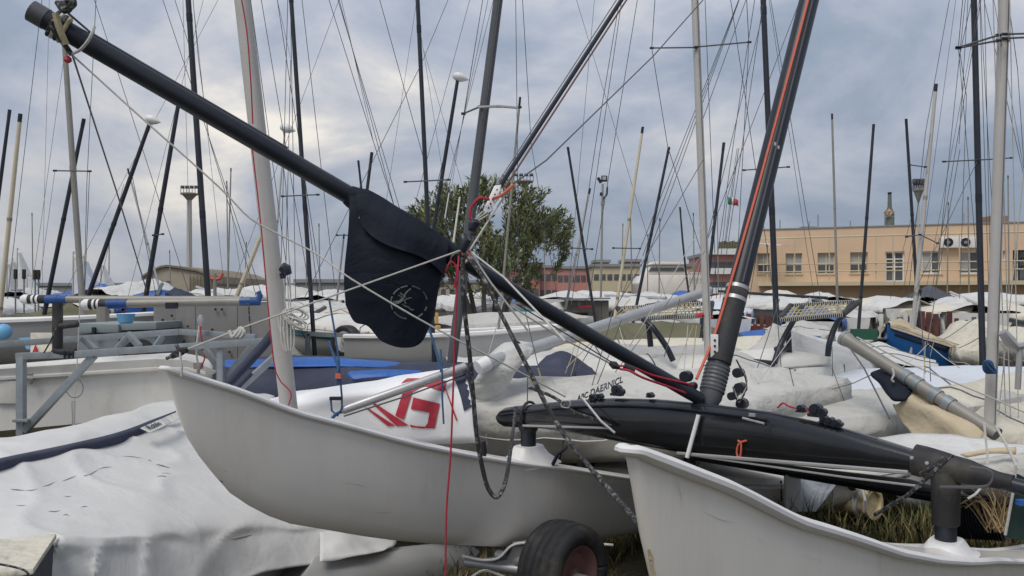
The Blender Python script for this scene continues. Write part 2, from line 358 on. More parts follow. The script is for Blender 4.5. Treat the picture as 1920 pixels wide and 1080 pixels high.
# black post + white moulding on each hull
for i, (base, px) in enumerate(((BL, 1000), (BR, 1760))):
    s = SB+(.02 if i == 0 else 0); zd = H+interp(DK, s); c = base+AFT*s
    ztop = colz(px, 800 if i == 0 else 890, t_of(px))
    m = MB()
    prof = [(.155, 0), (.135, .02), (.095, .06), (.075, .095), (.068, .115)] if i == 0 else [(.115, 0), (.088, .012), (.066, .05), (.06, .058), (.035, .06)]
    rr = []
    for r_, z_ in prof:
        rr.append([c+AFT*(r_*1.45*math.copysign(abs(math.cos(x))**.6, math.cos(x)))+U*(r_*.95*math.copysign(abs(math.sin(x))**.6, math.sin(x)))+Vector((0, 0, zd-.004+z_)) for x in [2*math.pi*k/20 for k in range(20)]])
    m.loft(rr).build('pylon', 'rim', hl if i == 0 else hr)
    rp = .05 if i == 0 else .041
    MB().tube([c+Vector((0, 0, zd+(.09 if i == 0 else .045))), c+Vector((0, 0, zd+.12)), c+Vector((0, 0, ztop+.04))], [rp, rp*.96, rp*1.05], 16).build('beam_post', 'blackm', cat)
    MB().tube([c+Vector((0, 0, zd+(.20 if i == 0 else .115))), c+Vector((0, 0, zd+(.22 if i == 0 else .125))), c+Vector((0, 0, ztop+.02))], [rp*1.06, rp*1.25, rp*1.35], 16).build('post_collar', 'rubber', cat)
# rubber sleeve at right end
def bc(px, py):
    t = t_of(px); c = beamp(t); return Vector((c.x, c.y, H+(HY-py)/F*c.y))
MB().tube(catmull([bc(1716, 862), bc(1760, 872), bc(1800, 881), bc(1830, 889), bc(1870, 900), bc(1900, 906)], 3),
          [.066, .066, .064, .061, .058, .053, .052, .051, .049, .045, .041, .037, .034, .033, .032, .032], 16).build('rubber_sleeve', 'rubber', beam)
MB().tube([bc(1860, 899), bc(1960, 925), bc(2050, 948)], .03, 14).build('beam_end', 'blackm', beam)
for (x, y) in ((1722, 858), (1750, 868)): MB().tube([beamfront(x, y, .018), beamfront(x, y, .028)], .007, 8).build('rivet', 'alu', beam)
# little strap round left end of the beam
ring = []
for k in range(17):
    x = 2*math.pi*k/16; t = t_of(992); c = beamp(t); ring.append(c+AFT*(.078*math.cos(x))+Vector((0, 0, colz(992, 779, t)+.085*math.sin(x))))
tb('beam_strap', ring, .009, 'rubber', beam)
# blocks, cleats on the beam
def fitting(px, py, r, mt='blackm', nm='deck_block'):
    p = beamfront(px, py, -.05); m = MB()
    m.tube([p-AFT*.02, p+AFT*.02], r, 12); m.box(p-Vector((0, 0, r*.9)), (r*2.4, .04, r*.5), rz=math.atan2(U.y, U.x)); m.tube([p-AFT*.03, p-AFT*.018], r*.45, 8)
    m.tube([p+U*r*1.1+Vector((0, 0, -r*.3))-AFT*.016, p+U*r*1.1+Vector((0, 0, -r*.3))+AFT*.016], r*.62, 10)
    m.build(nm, mt, beam)
for px, py, r in ((1160, 731, .028), (1222, 740, .013), (1115, 744, .017), (1128, 742, .013), (1533, 768, .028), (1548, 785, .016), (1560, 789, .016), (1572, 793, .015), (1505, 765, .016)): fitting(px, py, r)
tb('control_line', [beamfront(x, y, -.04) for x, y in ((1462, 765), (1472, 756), (1484, 762), (1500, 766), (1515, 768), (1530, 778))], .0045, 'roper', beam, smooth_n=4)
tb('control_line', [beamfront(x, y, .004) for x, y in ((1412, 826), (1398, 832), (1394, 850), (1400, 858), (1402, 832), (1396, 826))], .005, 'ropeo', beam, smooth_n=4)
m = MB(); p = beamfront(1423, 778, .004); m.box(p, (.03, .016, .014), rz=-.75); m.tube([p-U*.05-Vector((0, 0, .02)), p+U*.06-Vector((0, 0, .035))], .006, 6); m.build('cleat', 'alu', beam)
# dolphin striker post and rods
tb('striker_post', [beamfront(1324, 778, .01), beamfront(1310, 858, .05)], .011, 'whitep', beam, n=10)
for a, b2, r in (((1288, 850), (1716, 886), .009), ((1288, 850), (1600, 895), .005), ((1600, 895), (1740, 912), .005), ((1000, 798), (1165, 803), .007)):
    tb('striker_rod', [beamfront(*a, .03), beamfront(*b2, .03)], r, 'alu', beam)
tb('wire_loop', [beamfront(x, y, .03) for x, y in ((1775, 913), (1850, 913), (1868, 905), (1872, 890), (1860, 880), (1830, 876))], .006, 'wire', beam, smooth_n=4)
# trampoline and rear beam (mostly hidden behind the front beam)
zt = lambda s: H+interp(DK, s)+.26
m = MB(); rows = []
for s in (2.35, 3.0, 3.6, 4.2): rows.append([BL+AFT*s+U*u+Vector((0, 0, zt(s)-.03*math.sin(math.pi*(u/2.4))+.0)) for u in (.2, .8, 1.6, 2.2)])
m.patch(rows, 4, 4).build('trampoline', 'darkcov', cat, solid=.006)
tb('rear_beam', [BL+AFT*4.25+Vector((0, 0, zt(4.25)-.02)), BR+AFT*4.25+Vector((0, 0, zt(4.25)-.02))], .045, 'blackm', cat, n=12)
for b0 in (BL, BR): tb('beam_post', [b0+AFT*4.25+Vector((0, 0, zt(4.25)-.27)), b0+AFT*4.25+Vector((0, 0, zt(4.25)-.02))], .05, 'blackm', cat, n=12)
# mast
MB0 = Vector((P(1332, 745, 4.02))); MB1 = P(1517, 0, 4.75); md = MB1-MB0
mtop = MB0+md*2.4; mast_ax = md.normalized()
def mp_(t): return MB0+md*t
mast = MB().tube([mp_(.03), mp_(.1), mp_(.3), mp_(.6), mp_(1), mp_(1.6), mtop], [.054, .056, .056, .058, .059, .054, .034], 20).build('mast', 'blackm', cat)
MB().tube([mp_(-.02), mp_(.0), mp_(.03), mp_(.05)], [.04, .06, .062, .055], 14).build('mast_foot', 'dgrey', mast)
sleeve = MB().tube([mp_(.012+.0028*k) for k in range(21)], [.0645+.0025*math.sin(k*2.2) for k in range(21)], 18).build('tape_wrap', 'dgrey', mast)
MB().tube([mp_(.072), mp_(.075), mp_(.245), mp_(.248)], [.055, .0625, .061, .055], 20).build('mast_boot', 'rubber', mast)
for t in (.212, .238): MB().tube([mp_(t), mp_(t+.008)], [.0628, .0628], 20).build('boot_ring', 'alu', mast)
side = Vector((-.95, -.3, -.0)); side = (side-mast_ax*side.dot(mast_ax)).normalized()
view = Vector((-.3, -.95, 0)); view = (view-mast_ax*view.dot(mast_ax)).normalized()
def on_mast(t, k, r=.06): dv = (view*math.cos(k)+side*math.sin(k)).normalized(); return mp_(t)+dv*r
tb('halyard', [MB0+side*.10+mast_ax*.05+view*.05, on_mast(.12, 1.3, .075), on_mast(.25, .95, .068), on_mast(.5, .45, .065), on_mast(1, .05, .066), on_mast(1.6, .05, .061)], .0075, 'ropeo', mast, smooth_n=3)
tb('mast_groove', [on_mast(.25, -.35, .056), on_mast(1, -.35, .0595), on_mast(1.6, -.35, .0545)], .006, 'dgrey', mast)
p = on_mast(.10, .9, .075); m = MB().box(p, (.04, .012, .12), rz=-.3); m.build('adjuster_plate', 'whitep', mast, bevel=.004)
for k in (-.03, 0, .03): MB().tube([p+Vector((0, -.012, k)), p+Vector((0, -.004, k))], .006, 8).build('plate_hole', 'blackm', mast)
for (dx, dz, r) in ((.14, .1, .026), (.15, .02, .03), (.11, -.02, .022), (.16, -.06, .028), (-.13, .08, .03), (-.1, .03, .022)):
    p = MB0+Vector((dx, -.02, dz+.03)); MB().tube([p-Vector((.015, .02, 0)), p+Vector((.015, .02, 0))], r, 10).build('mast_block', 'blackm', mast)
for k in range(3):
    tb('coiled_line', [MB0+Vector((.12+.02*k, -.05, .2-.03*k)), MB0+Vector((.17, -.06, .08)), MB0+Vector((.13, -.06, -.02+.02*k)), MB0+Vector((.10, -.06, .06))], .004, ('ropek', 'wirel', 'ropek')[k], mast, smooth_n=4)
# sail number stickers: two small chips on the mast
for (t, k) in ((.58, -.5), (.585, -.2)): MB().box(on_mast(t, k, .0590), (.012, .004, .02), rz=-.3).build('mast_scuff', 'alu', mast)
# bowsprit pole
Q0 = P(1312, 748, 3.98); Q1 = P(62, 22, 3.0); qd = Q1-Q0
def qp(t): return Q0+qd*t
def q_of(px, off=0):
    q = (px-960)/F; return (q*Q0.y-Q0.x)/(qd.x-q*qd.y)
pole = MB().tube([qp(0), qp(.02), qp(q_of(866)), qp(q_of(862)), qp(.985), qp(1)], [.033, .0345, .0355, .0405, .0405, .039], 18).build('bow_pole', 'blackm', cat)
MB().tube([qp(.985), qp(1.002)], [.0425, .0425], 18).build('pole_cap', 'dgrey', pole)
def poled(px): return qp(q_of(px)).y
# ropes at the pole tip
tipc = qp(q_of(105)); ax = qd.normalized(); e1 = ax.cross(Vector((0, -1, 0))).normalized(); e2 = ax.cross(e1)
for k in range(4):
    c = qp(q_of(100+7*k)); tb('lashing', [c+(e1*math.cos(x)+e2*math.sin(x))*.049+ax*.012*math.sin(x) for x in [2*math.pi*i/14 for i in range(15)]], .009, ('ropek', 'wirel', 'ropek', 'ropey')[k], pole)
for k in range(3):
    d0 = poled(110)-.06; tb('lashing', [P(108+6*k, 5, d0), P(120+3*k, 20, d0-.02), P(138, 8-3*k, d0-.02), P(130, 2, d0), P(112, 14, d0)], .012, 'ropek', pole, smooth_n=4)
d0 = poled(120)
tb('lashing', [P(95, 42, d0-.06), P(104, 62, d0-.05), P(122, 85, d0-.03), P(134, 102, d0)], .011, 'ropek', pole, smooth_n=4)
tb('lashing', [P(104, 25, d0-.06), P(112, 55, d0-.05), P(124, 84, d0-.03)], .014, 'ropey', pole, smooth_n=4)
tb('lashing', [P(134, 102, d0), P(152, 92, d0-.05), P(168, 72, d0-.07), P(177, 50, d0-.05)], .006, 'wirel', pole, smooth_n=4)
MB().tube([P(127, 105, d0), P(127, 109, d0), P(127, 114, d0), P(127, 118, d0)], [.006, .014, .015, .006], 12).build('red_bobble', 'red', pole)
tb('tack_line', [P(134, 102, d0)]+[P(x, y, d) for x, y, d in ((270, 225, 3.05), (410, 350, 3.1), (470, 410, 3.12), (540, 448, 3.15), (600, 480, 3.15), (660, 524, 3.1), (810, 612, 3.15), (960, 690, 3.3), (1060, 744, 3.5))], .0036, 'wirel', cat, smooth_n=4)
tb('tack_line', [P(136, 104, d0), P(180, 240, 3.6), P(218, 357, 4.2), P(275, 545, 5.2)], .004, 'wire', cat)
tb('pole_line', [P(128, 25, d0-.05)]+[qp(q_of(x))+Vector((0, 0, .05)) for x in (170, 270, 330, 420, 540)], .005, 'wire', pole)
# forestay, adjuster plate and bridles
FJ = P(868, 466, 3.32)
fs_top = MB0+md*1.7
fd = P(938, 348, 3.45)
tb('forestay', [fd+(P(1165, 0, 3.9)-fd)*t for t in (0, .5, 1, 1.6)], [.0115, .0115, .0115, .0115], 'blackm', cat, n=8)
o2 = Vector((.022, 0, -.006))
tb('forestay_line', [fd+o2+(P(1165, 0, 3.9)-fd)*t for t in (0, .5, 1, 1.6)], .005, 'rim_r', cat)
tb('forestay_line', [fd+Vector((-.02, 0, 0))+(P(1163, 0, 3.9)-fd)*t for t in (0, .5, 1)], .003, 'wire', cat)
tb('trapeze_line', [P(955, 350, 3.5), P(1025, 300, 3.8), P(1225, 105, 4.6), P(1318, 0, 5.0), P(1420, -120, 5.5)], .004, 'wire', cat)
MB().prism([P(927, 348, 3.42), P(940, 346, 3.42), P(932, 378, 3.4), P(912, 400, 3.38), P(906, 394, 3.38)], (0, .01, 0)).build('chain_plate', 'whitep', cat, bevel=.003)
for k in range(5): MB().tube([P(932-4*k, 356+8.5*k, 3.40), P(932-4*k, 356+8.5*k, 3.385)], .004, 8).build('plate_hole', 'blackm', cat)
tb('red_line', [P(918, 374, 3.37), P(898, 372, 3.36), P(883, 390, 3.36), P(882, 408, 3.36), P(889, 414, 3.36)], .006, 'roper', cat, smooth_n=5)
tb('red_line', [P(925, 372, 3.38), P(940, 366, 3.4), P(962, 347, 3.44)], .007, 'ropeo', cat, smooth_n=4)
MB().tube([P(884, 412, 3.36), P(890, 420, 3.36), P(884, 432, 3.35)], [.012, .03, .016], 10).build('turning_block', 'blackm', cat)
MB().tube([P(892, 412, 3.36), P(886, 440, 3.35)], .012, 8).build('turning_block', 'rubber', cat)
for (a_, b_) in (((912, 398), (888, 416)), ((916, 402), (890, 418)), ((905, 396), (889, 414))): tb('purchase_line', [P(*a_, 3.37), P(*b_, 3.36)], .003, 'wirel', cat)
tb('white_line', [P(960, 346, 3.44), P(915, 415, 3.38), P(880, 470, 3.28), P(920, 530, 3.25), P(990, 620, 3.3)], .0045, 'wirel', cat)
tb('white_line', [P(862, 370, 3.5), P(850, 455, 3.3)], .0045, 'wirel', cat)
tb('white_line', [P(842, 362, 3.6), P(834, 410, 3.5)], .003, 'wirel', cat)
for k in range(6):
    c = qp(q_of(866-3*k))+e1*0; tb('red_lashing', [c+(e1*math.cos(x)+e2*math.sin(x))*(.044+.004*(k % 2))+ax*(.02*math.sin(2*x+k)) for x in [2*math.pi*i/14 for i in range(15)]], .0065, ('roper', 'ropey', 'ropeo', 'ropek', 'roper', 'ropey')[k], pole)
MB().tube([P(868, 440, 3.24), P(872, 452, 3.23), P(866, 470, 3.23)], [.016, .028, .02], 10).build('turning_block', 'blackm', cat)
tb('bridle_wire', [P(862, 470, 3.3), P(600, 563, 3.27), P(462, 612, 3.24), P(338, 660, 3.2)], .0038, 'wirel', cat)
tb('bridle_wire', [P(880, 470, 3.25), P(945, 520, 3.0), P(1060, 640, 2.6)], .004, 'wirel', cat)
for k in range(3): tb('knot', [P(430+10*k, 620, 3.22), P(436+8*k, 632, 3.21), P(446+6*k, 622, 3.21), P(450, 614, 3.22)], .008, 'wirel', cat, smooth_n=3)
m = MB(); m.tube([P(322, 668, 3.2), P(338, 660, 3.18), P(352, 654, 3.19)], [.012, .018, .01], 8); m.tube([P(338, 660, 3.18), P(330, 646, 3.18)], .008, 6); m.tube([P(336, 662, 3.18), P(312, 672, 3.19)], .007, 6)
m.build('bow_shackle', 'ropek', cat)
tb('bow_cord', [P(337, 660, 3.17), P(341, 690, 3.16), P(340, 706, 3.16)], .005, 'wirel', cat)
tb('red_halyard', [P(860, 480, 3.25), P(856, 560, 3.2), P(851, 690, 3.2), P(845, 850, 3.2), P(837, 960, 3.2), P(835, 1110, 3.2)], .0042, 'roper', cat, smooth_n=4)
tb('red_halyard', [P(842, 520, 3.25), P(838, 505, 3.2), P(846, 490, 3.2), P(856, 505, 3.2), P(852, 540, 3.2)], .0035, 'roper', cat, smooth_n=4)
tb('black_sheet', [P(868, 480, 3.25), P(868, 540, 3.2), P(873, 600, 3.2), P(880, 660, 3.2), P(887, 740, 3.2), P(893, 810, 3.2), P(903, 870, 3.2), P(915, 915, 3.2), P(932, 932, 3.2), P(947, 905, 3.3), P(955, 860, 3.6), P(963, 800, 4.4), P(967, 764, 4.7)], .0095, 'ropek', cat, n=8, smooth_n=5)
tb('black_sheet', [P(868, 470, 3.25), P(905, 520, 3.1), P(940, 590, 3.0), P(985, 680, 2.9), P(1030, 770, 2.8), P(1075, 838, 2.7), P(1140, 915, 2.5), P(1198, 982, 2.2)], .0085, 'ropek', cat, n=8, smooth_n=5)
tb('black_strap', [beamfront(x, y, .03) for x, y in ((1010, 726), (1052, 742), (1080, 760), (1100, 775), (1135, 786), (1165, 800))], .011, 'ropek', cat, smooth_n=4)
tb('shackle', [beamfront(x, y, .04) for x, y in ((1075, 752), (1090, 752), (1088, 764), (1074, 762), (1075, 752))], .004, 'alu', cat, smooth_n=3)
tb('tension_rod', [beamfront(1112, 745, .04), beamfront(1150, 790, .05), beamfront(1178, 812, .06)], .007, 'alu', cat)
tb('tension_rod', [beamfront(1080, 838, .02), beamfront(1064, 850, .02), beamfront(1046, 870, -.02)], .012, 'blackm', cat)
MB().tube([P(905, 826, 4.2), P(906, 850, 4.2), P(912, 852, 4.2)], [.05, .06, .03], 10, flat=.35).build('rudder_stock', 'rubber', cat)
tb('black_stay', [P(1728, 890, 2.98), P(1745, 880, 2.95), P(1772, 860, 2.95)], .011, 'ropek', cat, n=8)
tb('chain', [P(1785, 853, 2.92), P(1745, 890, 2.92), P(1700, 930, 3.0), P(1640, 965, 3.2)], .008, 'ropek', cat, n=8)
# red control line below the pole
tb('downhaul_line', [P(1162, 692, 3.7), P(1180, 695, 3.68), P(1205, 708, 3.7), P(1250, 724, 3.85), P(1300, 742, 3.95)], .006, 'roper', cat, smooth_n=3)
tb('downhaul_line', [P(1160, 686, 3.7), P(1185, 688, 3.7), P(1225, 704, 3.8), P(1300, 722, 3.95)], .005, 'roper', cat, smooth_n=3)
tb('downhaul_line', [P(960, 575, 3.4), P(1050, 632, 3.5), P(1145, 682, 3.7)], .004, 'wirel', cat)
tb('downhaul_line', [P(968, 570, 3.4), P(1060, 625, 3.5), P(1148, 680, 3.7)], .003, 'ropek', cat)
m = MB().tube([P(1143, 680, 3.7), P(1152, 685, 3.7), P(1162, 690, 3.7)], [.01, .02, .008], 8); m.tube([P(1170, 686, 3.7), P(1190, 694, 3.7)], .016, 8); m.build('turning_block', 'rubber', cat)

# --- snuffer bag on the pole
def bagd(px, py):   # depth of the near face of the bag
    d = poled(min(max(px, 640), 850))
    u = (px-645)/190; v = max(0, min(1, (py-380)/270))
    fold = .014*noise.noise(Vector((px*.016, py*.008, 3)))+.012*noise.noise(Vector((px*.03+py*.012, py*.01, 8)))
    return d-.075-.07*math.sin(math.pi*max(0, min(1, u)))*math.sin(math.pi*min(1, v*.75+.2))+fold
tops = [(656, 352), (680, 356), (710, 372), (745, 392), (780, 412), (812, 432), (838, 448)]
bots = [(648, 572), (664, 603), (690, 612), (716, 640), (755, 652), (790, 642), (815, 590)]
mids1 = [(653, 430), (674, 440), (705, 455), (740, 468), (775, 478), (806, 492), (830, 505)]
mids2 = [(645, 515), (664, 535), (694, 545), (728, 560), (765, 570), (797, 572), (822, 545)]
rowsf = [[P(x, y, bagd(x, y)+(.05 if i == 0 else 0)) for x, y in r] for i, r in enumerate((tops, mids1, mids2, bots))]
rowsb = [[P(x, y, 0+poled(min(max(x, 640), 850))+.065+(.02 if i == 2 else 0)) for x, y in r] for i, r in enumerate((tops, mids1, mids2, bots))]
g = MB().patch(rowsf, 7, 9, amp=.004, fs=9)
nf = len(g.v); ncol = 6*7+1; nrow = nf//ncol
g.patch(rowsb, 7, 9)
edge = [j for j in range(ncol)]+[i*ncol+ncol-1 for i in range(1, nrow)]+[(nrow-1)*ncol+j for j in range(ncol-2, -1, -1)]+[i*ncol for i in range(nrow-2, 0, -1)]
for k in range(len(edge)):
    a_, b_ = edge[k], edge[(k+1) % len(edge)]; g.f.append((a_, b_, nf+b_, nf+a_))
bag = g.build('spinnaker_bag', 'bag', cat, ang=70)
# flap over the top of the bag
fl = [[(668, 352), (690, 356), (720, 372), (755, 395), (790, 415), (820, 436), (842, 452)],
      [(670, 384), (692, 390), (722, 408), (757, 430), (792, 448), (822, 462), (840, 470)],
      [(676, 418), (698, 434), (726, 448), (758, 466), (790, 478), (818, 492), (834, 500)],
      [(680, 426), (700, 445), (728, 460), (760, 472), (792, 484), (820, 505), (833, 522)]]
g = MB().patch([[P(x, y, bagd(x, y)-(.012 if i else -.02)-.004*i) for x, y in r] for i, r in enumerate(fl)], 6, 6, amp=.005, fs=8)
g.build('bag_flap', 'bag', bag, solid=.006)
MB().tube([qp(q_of(x)) for x in (652, 660, 672, 690)], [.044, .05, .053, .048], 16).build('bag_collar', 'bag', bag)
MB().tube([qp(q_of(x)) for x in (822, 835, 850, 862, 868)], [.05, .053, .05, .047, .043], 16).build('bag_collar', 'bag', bag)
# emblem print
g = MB()
def stroke(pts, w):
    c = catmull([P(x, y, bagd(x, y)-.0065) for x, y in pts], 4)
    wd = w if isinstance(w, list) else [w]*len(c)
    for i, p in enumerate(c):
        tdir = (c[min(i+1, len(c)-1)]-c[max(i-1, 0)]); nrm = Vector((-tdir.z, 0, tdir.x)).normalized(); k = wd[min(i*len(wd)//len(c), len(wd)-1)]*px2w(1, p.y)
        g.v += [p+nrm*k, p-nrm*k]
        if i: b0 = len(g.v)-4; g.f.append((b0, b0+1, b0+3, b0+2))
for a0, a1 in ((95, 118), (122, 150), (158, 182), (188, 205), (214, 262), (300, 318), (330, 345), (10, 40), (52, 80)):
    stroke([(767+34*math.cos(R(x)), 567-31*math.sin(R(x))) for x in [a0+(a1-a0)*k/4 for k in range(5)]], 1.3)
stroke([(737, 565), (742, 567), (750, 565), (757, 557), (762, 548), (770, 541)], [1.5, 3.2, 2.5, 1.5, 1.2, 1])
stroke([(747, 553), (753, 557), (758, 564), (761, 570)], [1, 1.6, 2, 1.6])
stroke([(758, 563), (764, 560), (772, 558)], .8)
stroke([(750, 549), (756, 554), (761, 558)], 1.3)
stroke([(754, 570), (760, 574), (766, 576), (770, 580), (776, 581)], [1.2, 1.4, 1.1, 1.4, 1.2])
g.build('emblem', 'emb', bag, fix=False)['kind'] = 'stuff'
MB().box(P(675, 407, bagd(675, 407)-.01), (.008, .004, .012)).build('bag_button', 'whitep', bag)

# trolley under the catamaran: wheel pair with axle and cradles
tr = thing('launching_trolley', 'launching trolley with fat black tyre and white cradle under the left hull', 'trolley', (.3, 4.3, 0))
WD = 4.3
wc = P(1056, 1070, WD); rW = .268
axd = Vector((.74, -.67, 0))
def wheel(c, nm='wheel'):
    prof = [(-.10, .60), (-.125, .72), (-.13, .84), (-.118, .915), (-.105, .95), (-.085, .972), (-.08, .955), (-.07, .957), (-.065, .982), (-.03, .995), (-.025, .975), (-.015, .975), (-.01, 1.0), (.01, 1.0), (.015, .975), (.025, .975), (.03, .995), (.065, .982), (.07, .957), (.08, .955), (.085, .972), (.105, .95), (.118, .915), (.13, .84), (.125, .72), (.10, .60)]
    zx = Vector((0, 0, 1)); ah = Vector((-axd.y, axd.x, 0)); rings = []
    for k in range(72):
        x = 2*math.pi*k/72; rad = zx*math.sin(x)+ah*math.cos(x)
        rings.append([c+axd*a_*1.05+rad*(rW*b_*(1+(.012 if k % 3 == 0 and .965 < b_ else 0))) for a_, b_ in prof])
    rings.append(rings[0]); w = MB().loft(rings, closed=False, cap=False)
    o = w.build(nm, 'rubber', tr, ang=60, solid=.006)
    rr = []
    for a_, b_ in ((-.10, .61), (-.07, .60), (-.03, .44), (.03, .44), (.075, .60), (.1, .62), (.112, .60), (.10, .54), (.06, .44), (.055, .15), (.08, .13), (.085, 0.02)):
        rr.append([c+axd*a_*1.05+(zx*math.sin(x)+ah*math.cos(x))*(rW*b_*.98) for x in [2*math.pi*k/28 for k in range(28)]])
    MB().loft(rr).build('rim', 'rim_r', o)
    return o
wheel(wc); wheel(wc+axd*2.0)
tb('axle', [wc+Vector((0, 0, -.02))-axd*.5, wc+axd*2.4-Vector((0, 0, .02))], .03, 'alu', tr, n=12)
cz = P(960, 1040, 4.55)
rows = []
for i, (dy) in enumerate((0, .18)):
    rows.append([P(x, y, 4.48+dy) for x, y in ((866, 1042), (905, 1050), (935, 1046), (958, 1024), (985, 1018), (1030, 1020), (1090, 1018), (1150, 1022))])
MB().patch(rows, 4, 3).build('cradle', 'rim', tr, solid=.014)
MB().tube([P(870, 1053, 4.55), P(930, 1062, 4.55), P(1000, 1072, 4.5)], [.028, .03, .03], 12).build('cross_tube', 'alu', tr)
MB().tube([P(990, 1072, 4.5), P(1120, 1080, 4.4)], [.02, .02], 10).build('cross_tube', 'galv', tr)
MB().prism([P(905, 1058, 4.55), P(950, 1050, 4.52), P(962, 1026, 4.5), P(1000, 1022, 4.5), P(1010, 1066, 4.5), P(940, 1066, 4.55)], (0, .1, 0)).build('cradle_web', 'greyhull', tr)
tb('trolley_rope', [P(880, 1085, 4.3), P(905, 1070, 4.35), P(930, 1076, 4.4), P(960, 1088, 4.4)], .008, 'wirel', tr, smooth_n=4)
# ================================================================ GENERIC BOAT BUILDERS
def G2(px, d): return ((px-960)/F*d, d)
def zy(py, d): return H+(HY-py)/F*d
def boat(label, px, d, yaw, L, Wd, zg, zr, mc, mh, name='covered_boat', cat='boat', group=None, seed=0, skirt=.22, peak=.55, sag=1.3, n=26, m=16, ntie=5, depth=.5, amp=.03, trolley=True, straps=2, wheels=False, peakw=.35, bare=False, zbow=.12):
    x, y = G2(px, d); yw = R(yaw); ex = Vector((math.cos(yw), math.sin(yw), 0)); ey = Vector((-ex.y, ex.x, 0)); o = Vector((x, y, 0))
    t = thing(name, label, cat, (x, y, 0), group)
    def hwid(s): return Wd/2*(.78+.22*math.sin(math.pi*min(1, s/.9)) if s < .45 else max(.02, (.78+.22*math.sin(math.pi*s/.9))*(1-((s-.45)/.55)**2.3)))
    def zgun(s): return zg+zbow*(s**2)
    def zrid(s):
        k = math.exp(-((s-peak)/peakw)**2); e = max(0, (s-.85)/.15)
        return zgun(s)+(zr-zg)*(.42+.58*k)*(1-e*.92)
    rings = []
    for i in range(n+1):
        s = i/n; c = o+ex*((s-.5)*L); w = hwid(s)+.025
        ring = []
        vs2 = [-1.02, -1.025, -1.0]+[-1+2*k/m for k in range(1, m)]+[1.0, 1.025, 1.02]
        for j, v in enumerate(vs2):
            av = min(1, abs(v)); z = zgun(s)+(zrid(s)-zgun(s))*(1-av**(1.15))**sag+.02
            if j in (0, len(vs2)-1): z = zgun(s)-skirt*(.75+.5*noise.noise(Vector((s*7, j, seed))))
            elif j in (1, len(vs2)-2): z = zgun(s)-.05
            p = c+ey*(w*v)+Vector((0, 0, z))
            q = Vector((p.x*1.6+seed*3.1, p.y*1.6, seed*1.7)); k = noise.noise(q)+.75*abs(noise.noise(q*2.7))+.4*noise.noise(q*5.5)-.3
            fo = (1-abs(noise.noise(Vector((s*L*1.7+v*.5+seed, v*1.1, seed*2)))))**4*math.sin(math.pi*min(1, av+.12))*amp*1.1
            p += Vector((0, 0, fo-.42*amp))
            sc_ = abs(math.sin(math.pi*s*ntie+seed))*av**3*amp*1.3
            p += ey*(sc_*(1 if v > 0 else -1))+Vector((0, 0, .5*sc_ if j not in (1, len(vs2)-2) else 0))
            p += Vector((0, 0, k*amp*(1 if av < .97 else .3)))+ey*(k*amp*.6*(1 if j in (0, len(vs2)-1) else .4)*(1 if v > 0 else -1))
            ring.append(p)
        rings.append(ring)
    rings2 = []
    for i in range(n+1):
        s = i/n; c = o+ex*((s-.5)*L); w = hwid(s); zk = zgun(s)-depth*(1-.75*max(0, (s-.6)/.4)**2)
        pr = [(0, 0), (.5, .08), (.82, .30), (.96, .65), (1, 1)]
        if bare: r2 = [c+ey*(w*a_)+Vector((0, 0, zk+(zgun(s)-zk)*b_)) for a_, b_ in pr]+[c+ey*(w*.9)+Vector((0, 0, zgun(s)+.01)), c+ey*(w*.75)+Vector((0, 0, zgun(s)-.06)), c+Vector((0, 0, zgun(s)-.1)), c-ey*(w*.75)+Vector((0, 0, zgun(s)-.06)), c-ey*(w*.9)+Vector((0, 0, zgun(s)+.01))]+[c-ey*(w*a_)+Vector((0, 0, zk+(zgun(s)-zk)*b_)) for a_, b_ in pr[:0:-1]]
        else: r2 = [c+ey*(w*a_)+Vector((0, 0, zk+(zgun(s)-zk)*b_)) for a_, b_ in pr]+[c+Vector((0, 0, zgun(s)+.004))]+[c-ey*(w*a_)+Vector((0, 0, zk+(zgun(s)-zk)*b_)) for a_, b_ in pr[:0:-1]]
        rings2.append(r2)
    hb = MB().loft(rings2).build('hull', mh, t, ang=50)
    if bare:
        MB().tube([r[4]+Vector((0, 0, .01)) for r in rings2], .03, 6).build('gunwale', 'rim', hb)
        MB().tube([r[10 if False else 10] + Vector((0, 0, .01)) for r in rings2], .03, 6).build('gunwale', 'rim', hb)
    else:
        cv = MB().loft(rings, closed=False, cap=False).build('cover', mc, t, solid=.006, ang=75)
        if d < 14.5:
            for side_ in (0, -1): MB().tube([r[side_] for r in rings], .009, 4).build('hem_cord', 'wirel', t)
            for k in range(1, 6):
                i = int(n*k/6.2)
                for side_ in (0, -1):
                    q_ = rings[i][side_]; MB().tube([q_+Vector((0, 0, .03)), q_+Vector((0, 0, -.05)), o+ex*((i/n-.5)*L)+ey*((-1 if side_ == 0 else 1)*hwid(i/n)*.5)+Vector((0, 0, max(.1, zg-depth)))], .006, 4).build('tie_line', 'wirel' if k % 2 else 'ropek', t)
        if seed % 3 == 0 and d > 9:   # boom or spar lashed along the ridge
            a_, b_ = rings[1][len(vs2)//2]+Vector((0, 0, .05)), rings[int(n*.8)][len(vs2)//2]+Vector((0, 0, .10)); ab = b_-a_
            MB().tube([a_-ab*.18, a_+ab*.5, b_+ab*.05], .035, 8).build('spar', ('alu', 'mastw', 'blackm')[seed % 9//3], t)
        if seed % 4 == 1 and d > 9:
            for side_ in (2, 4):
                MB().tube([r[side_]+Vector((0, 0, -.12)) for r in rings2[:-1]], .022, 4).build('hull_stripe', ('bluehull', 'roper', 'navy', 'teal')[seed//4 % 4], hb)
        for k in range(straps):
            i = int(n*(k+1)/(straps+1.3)); MB().tube([p+Vector((0, 0, .006)) for p in rings[i]], .008, 4).build('strap', 'wire', t)
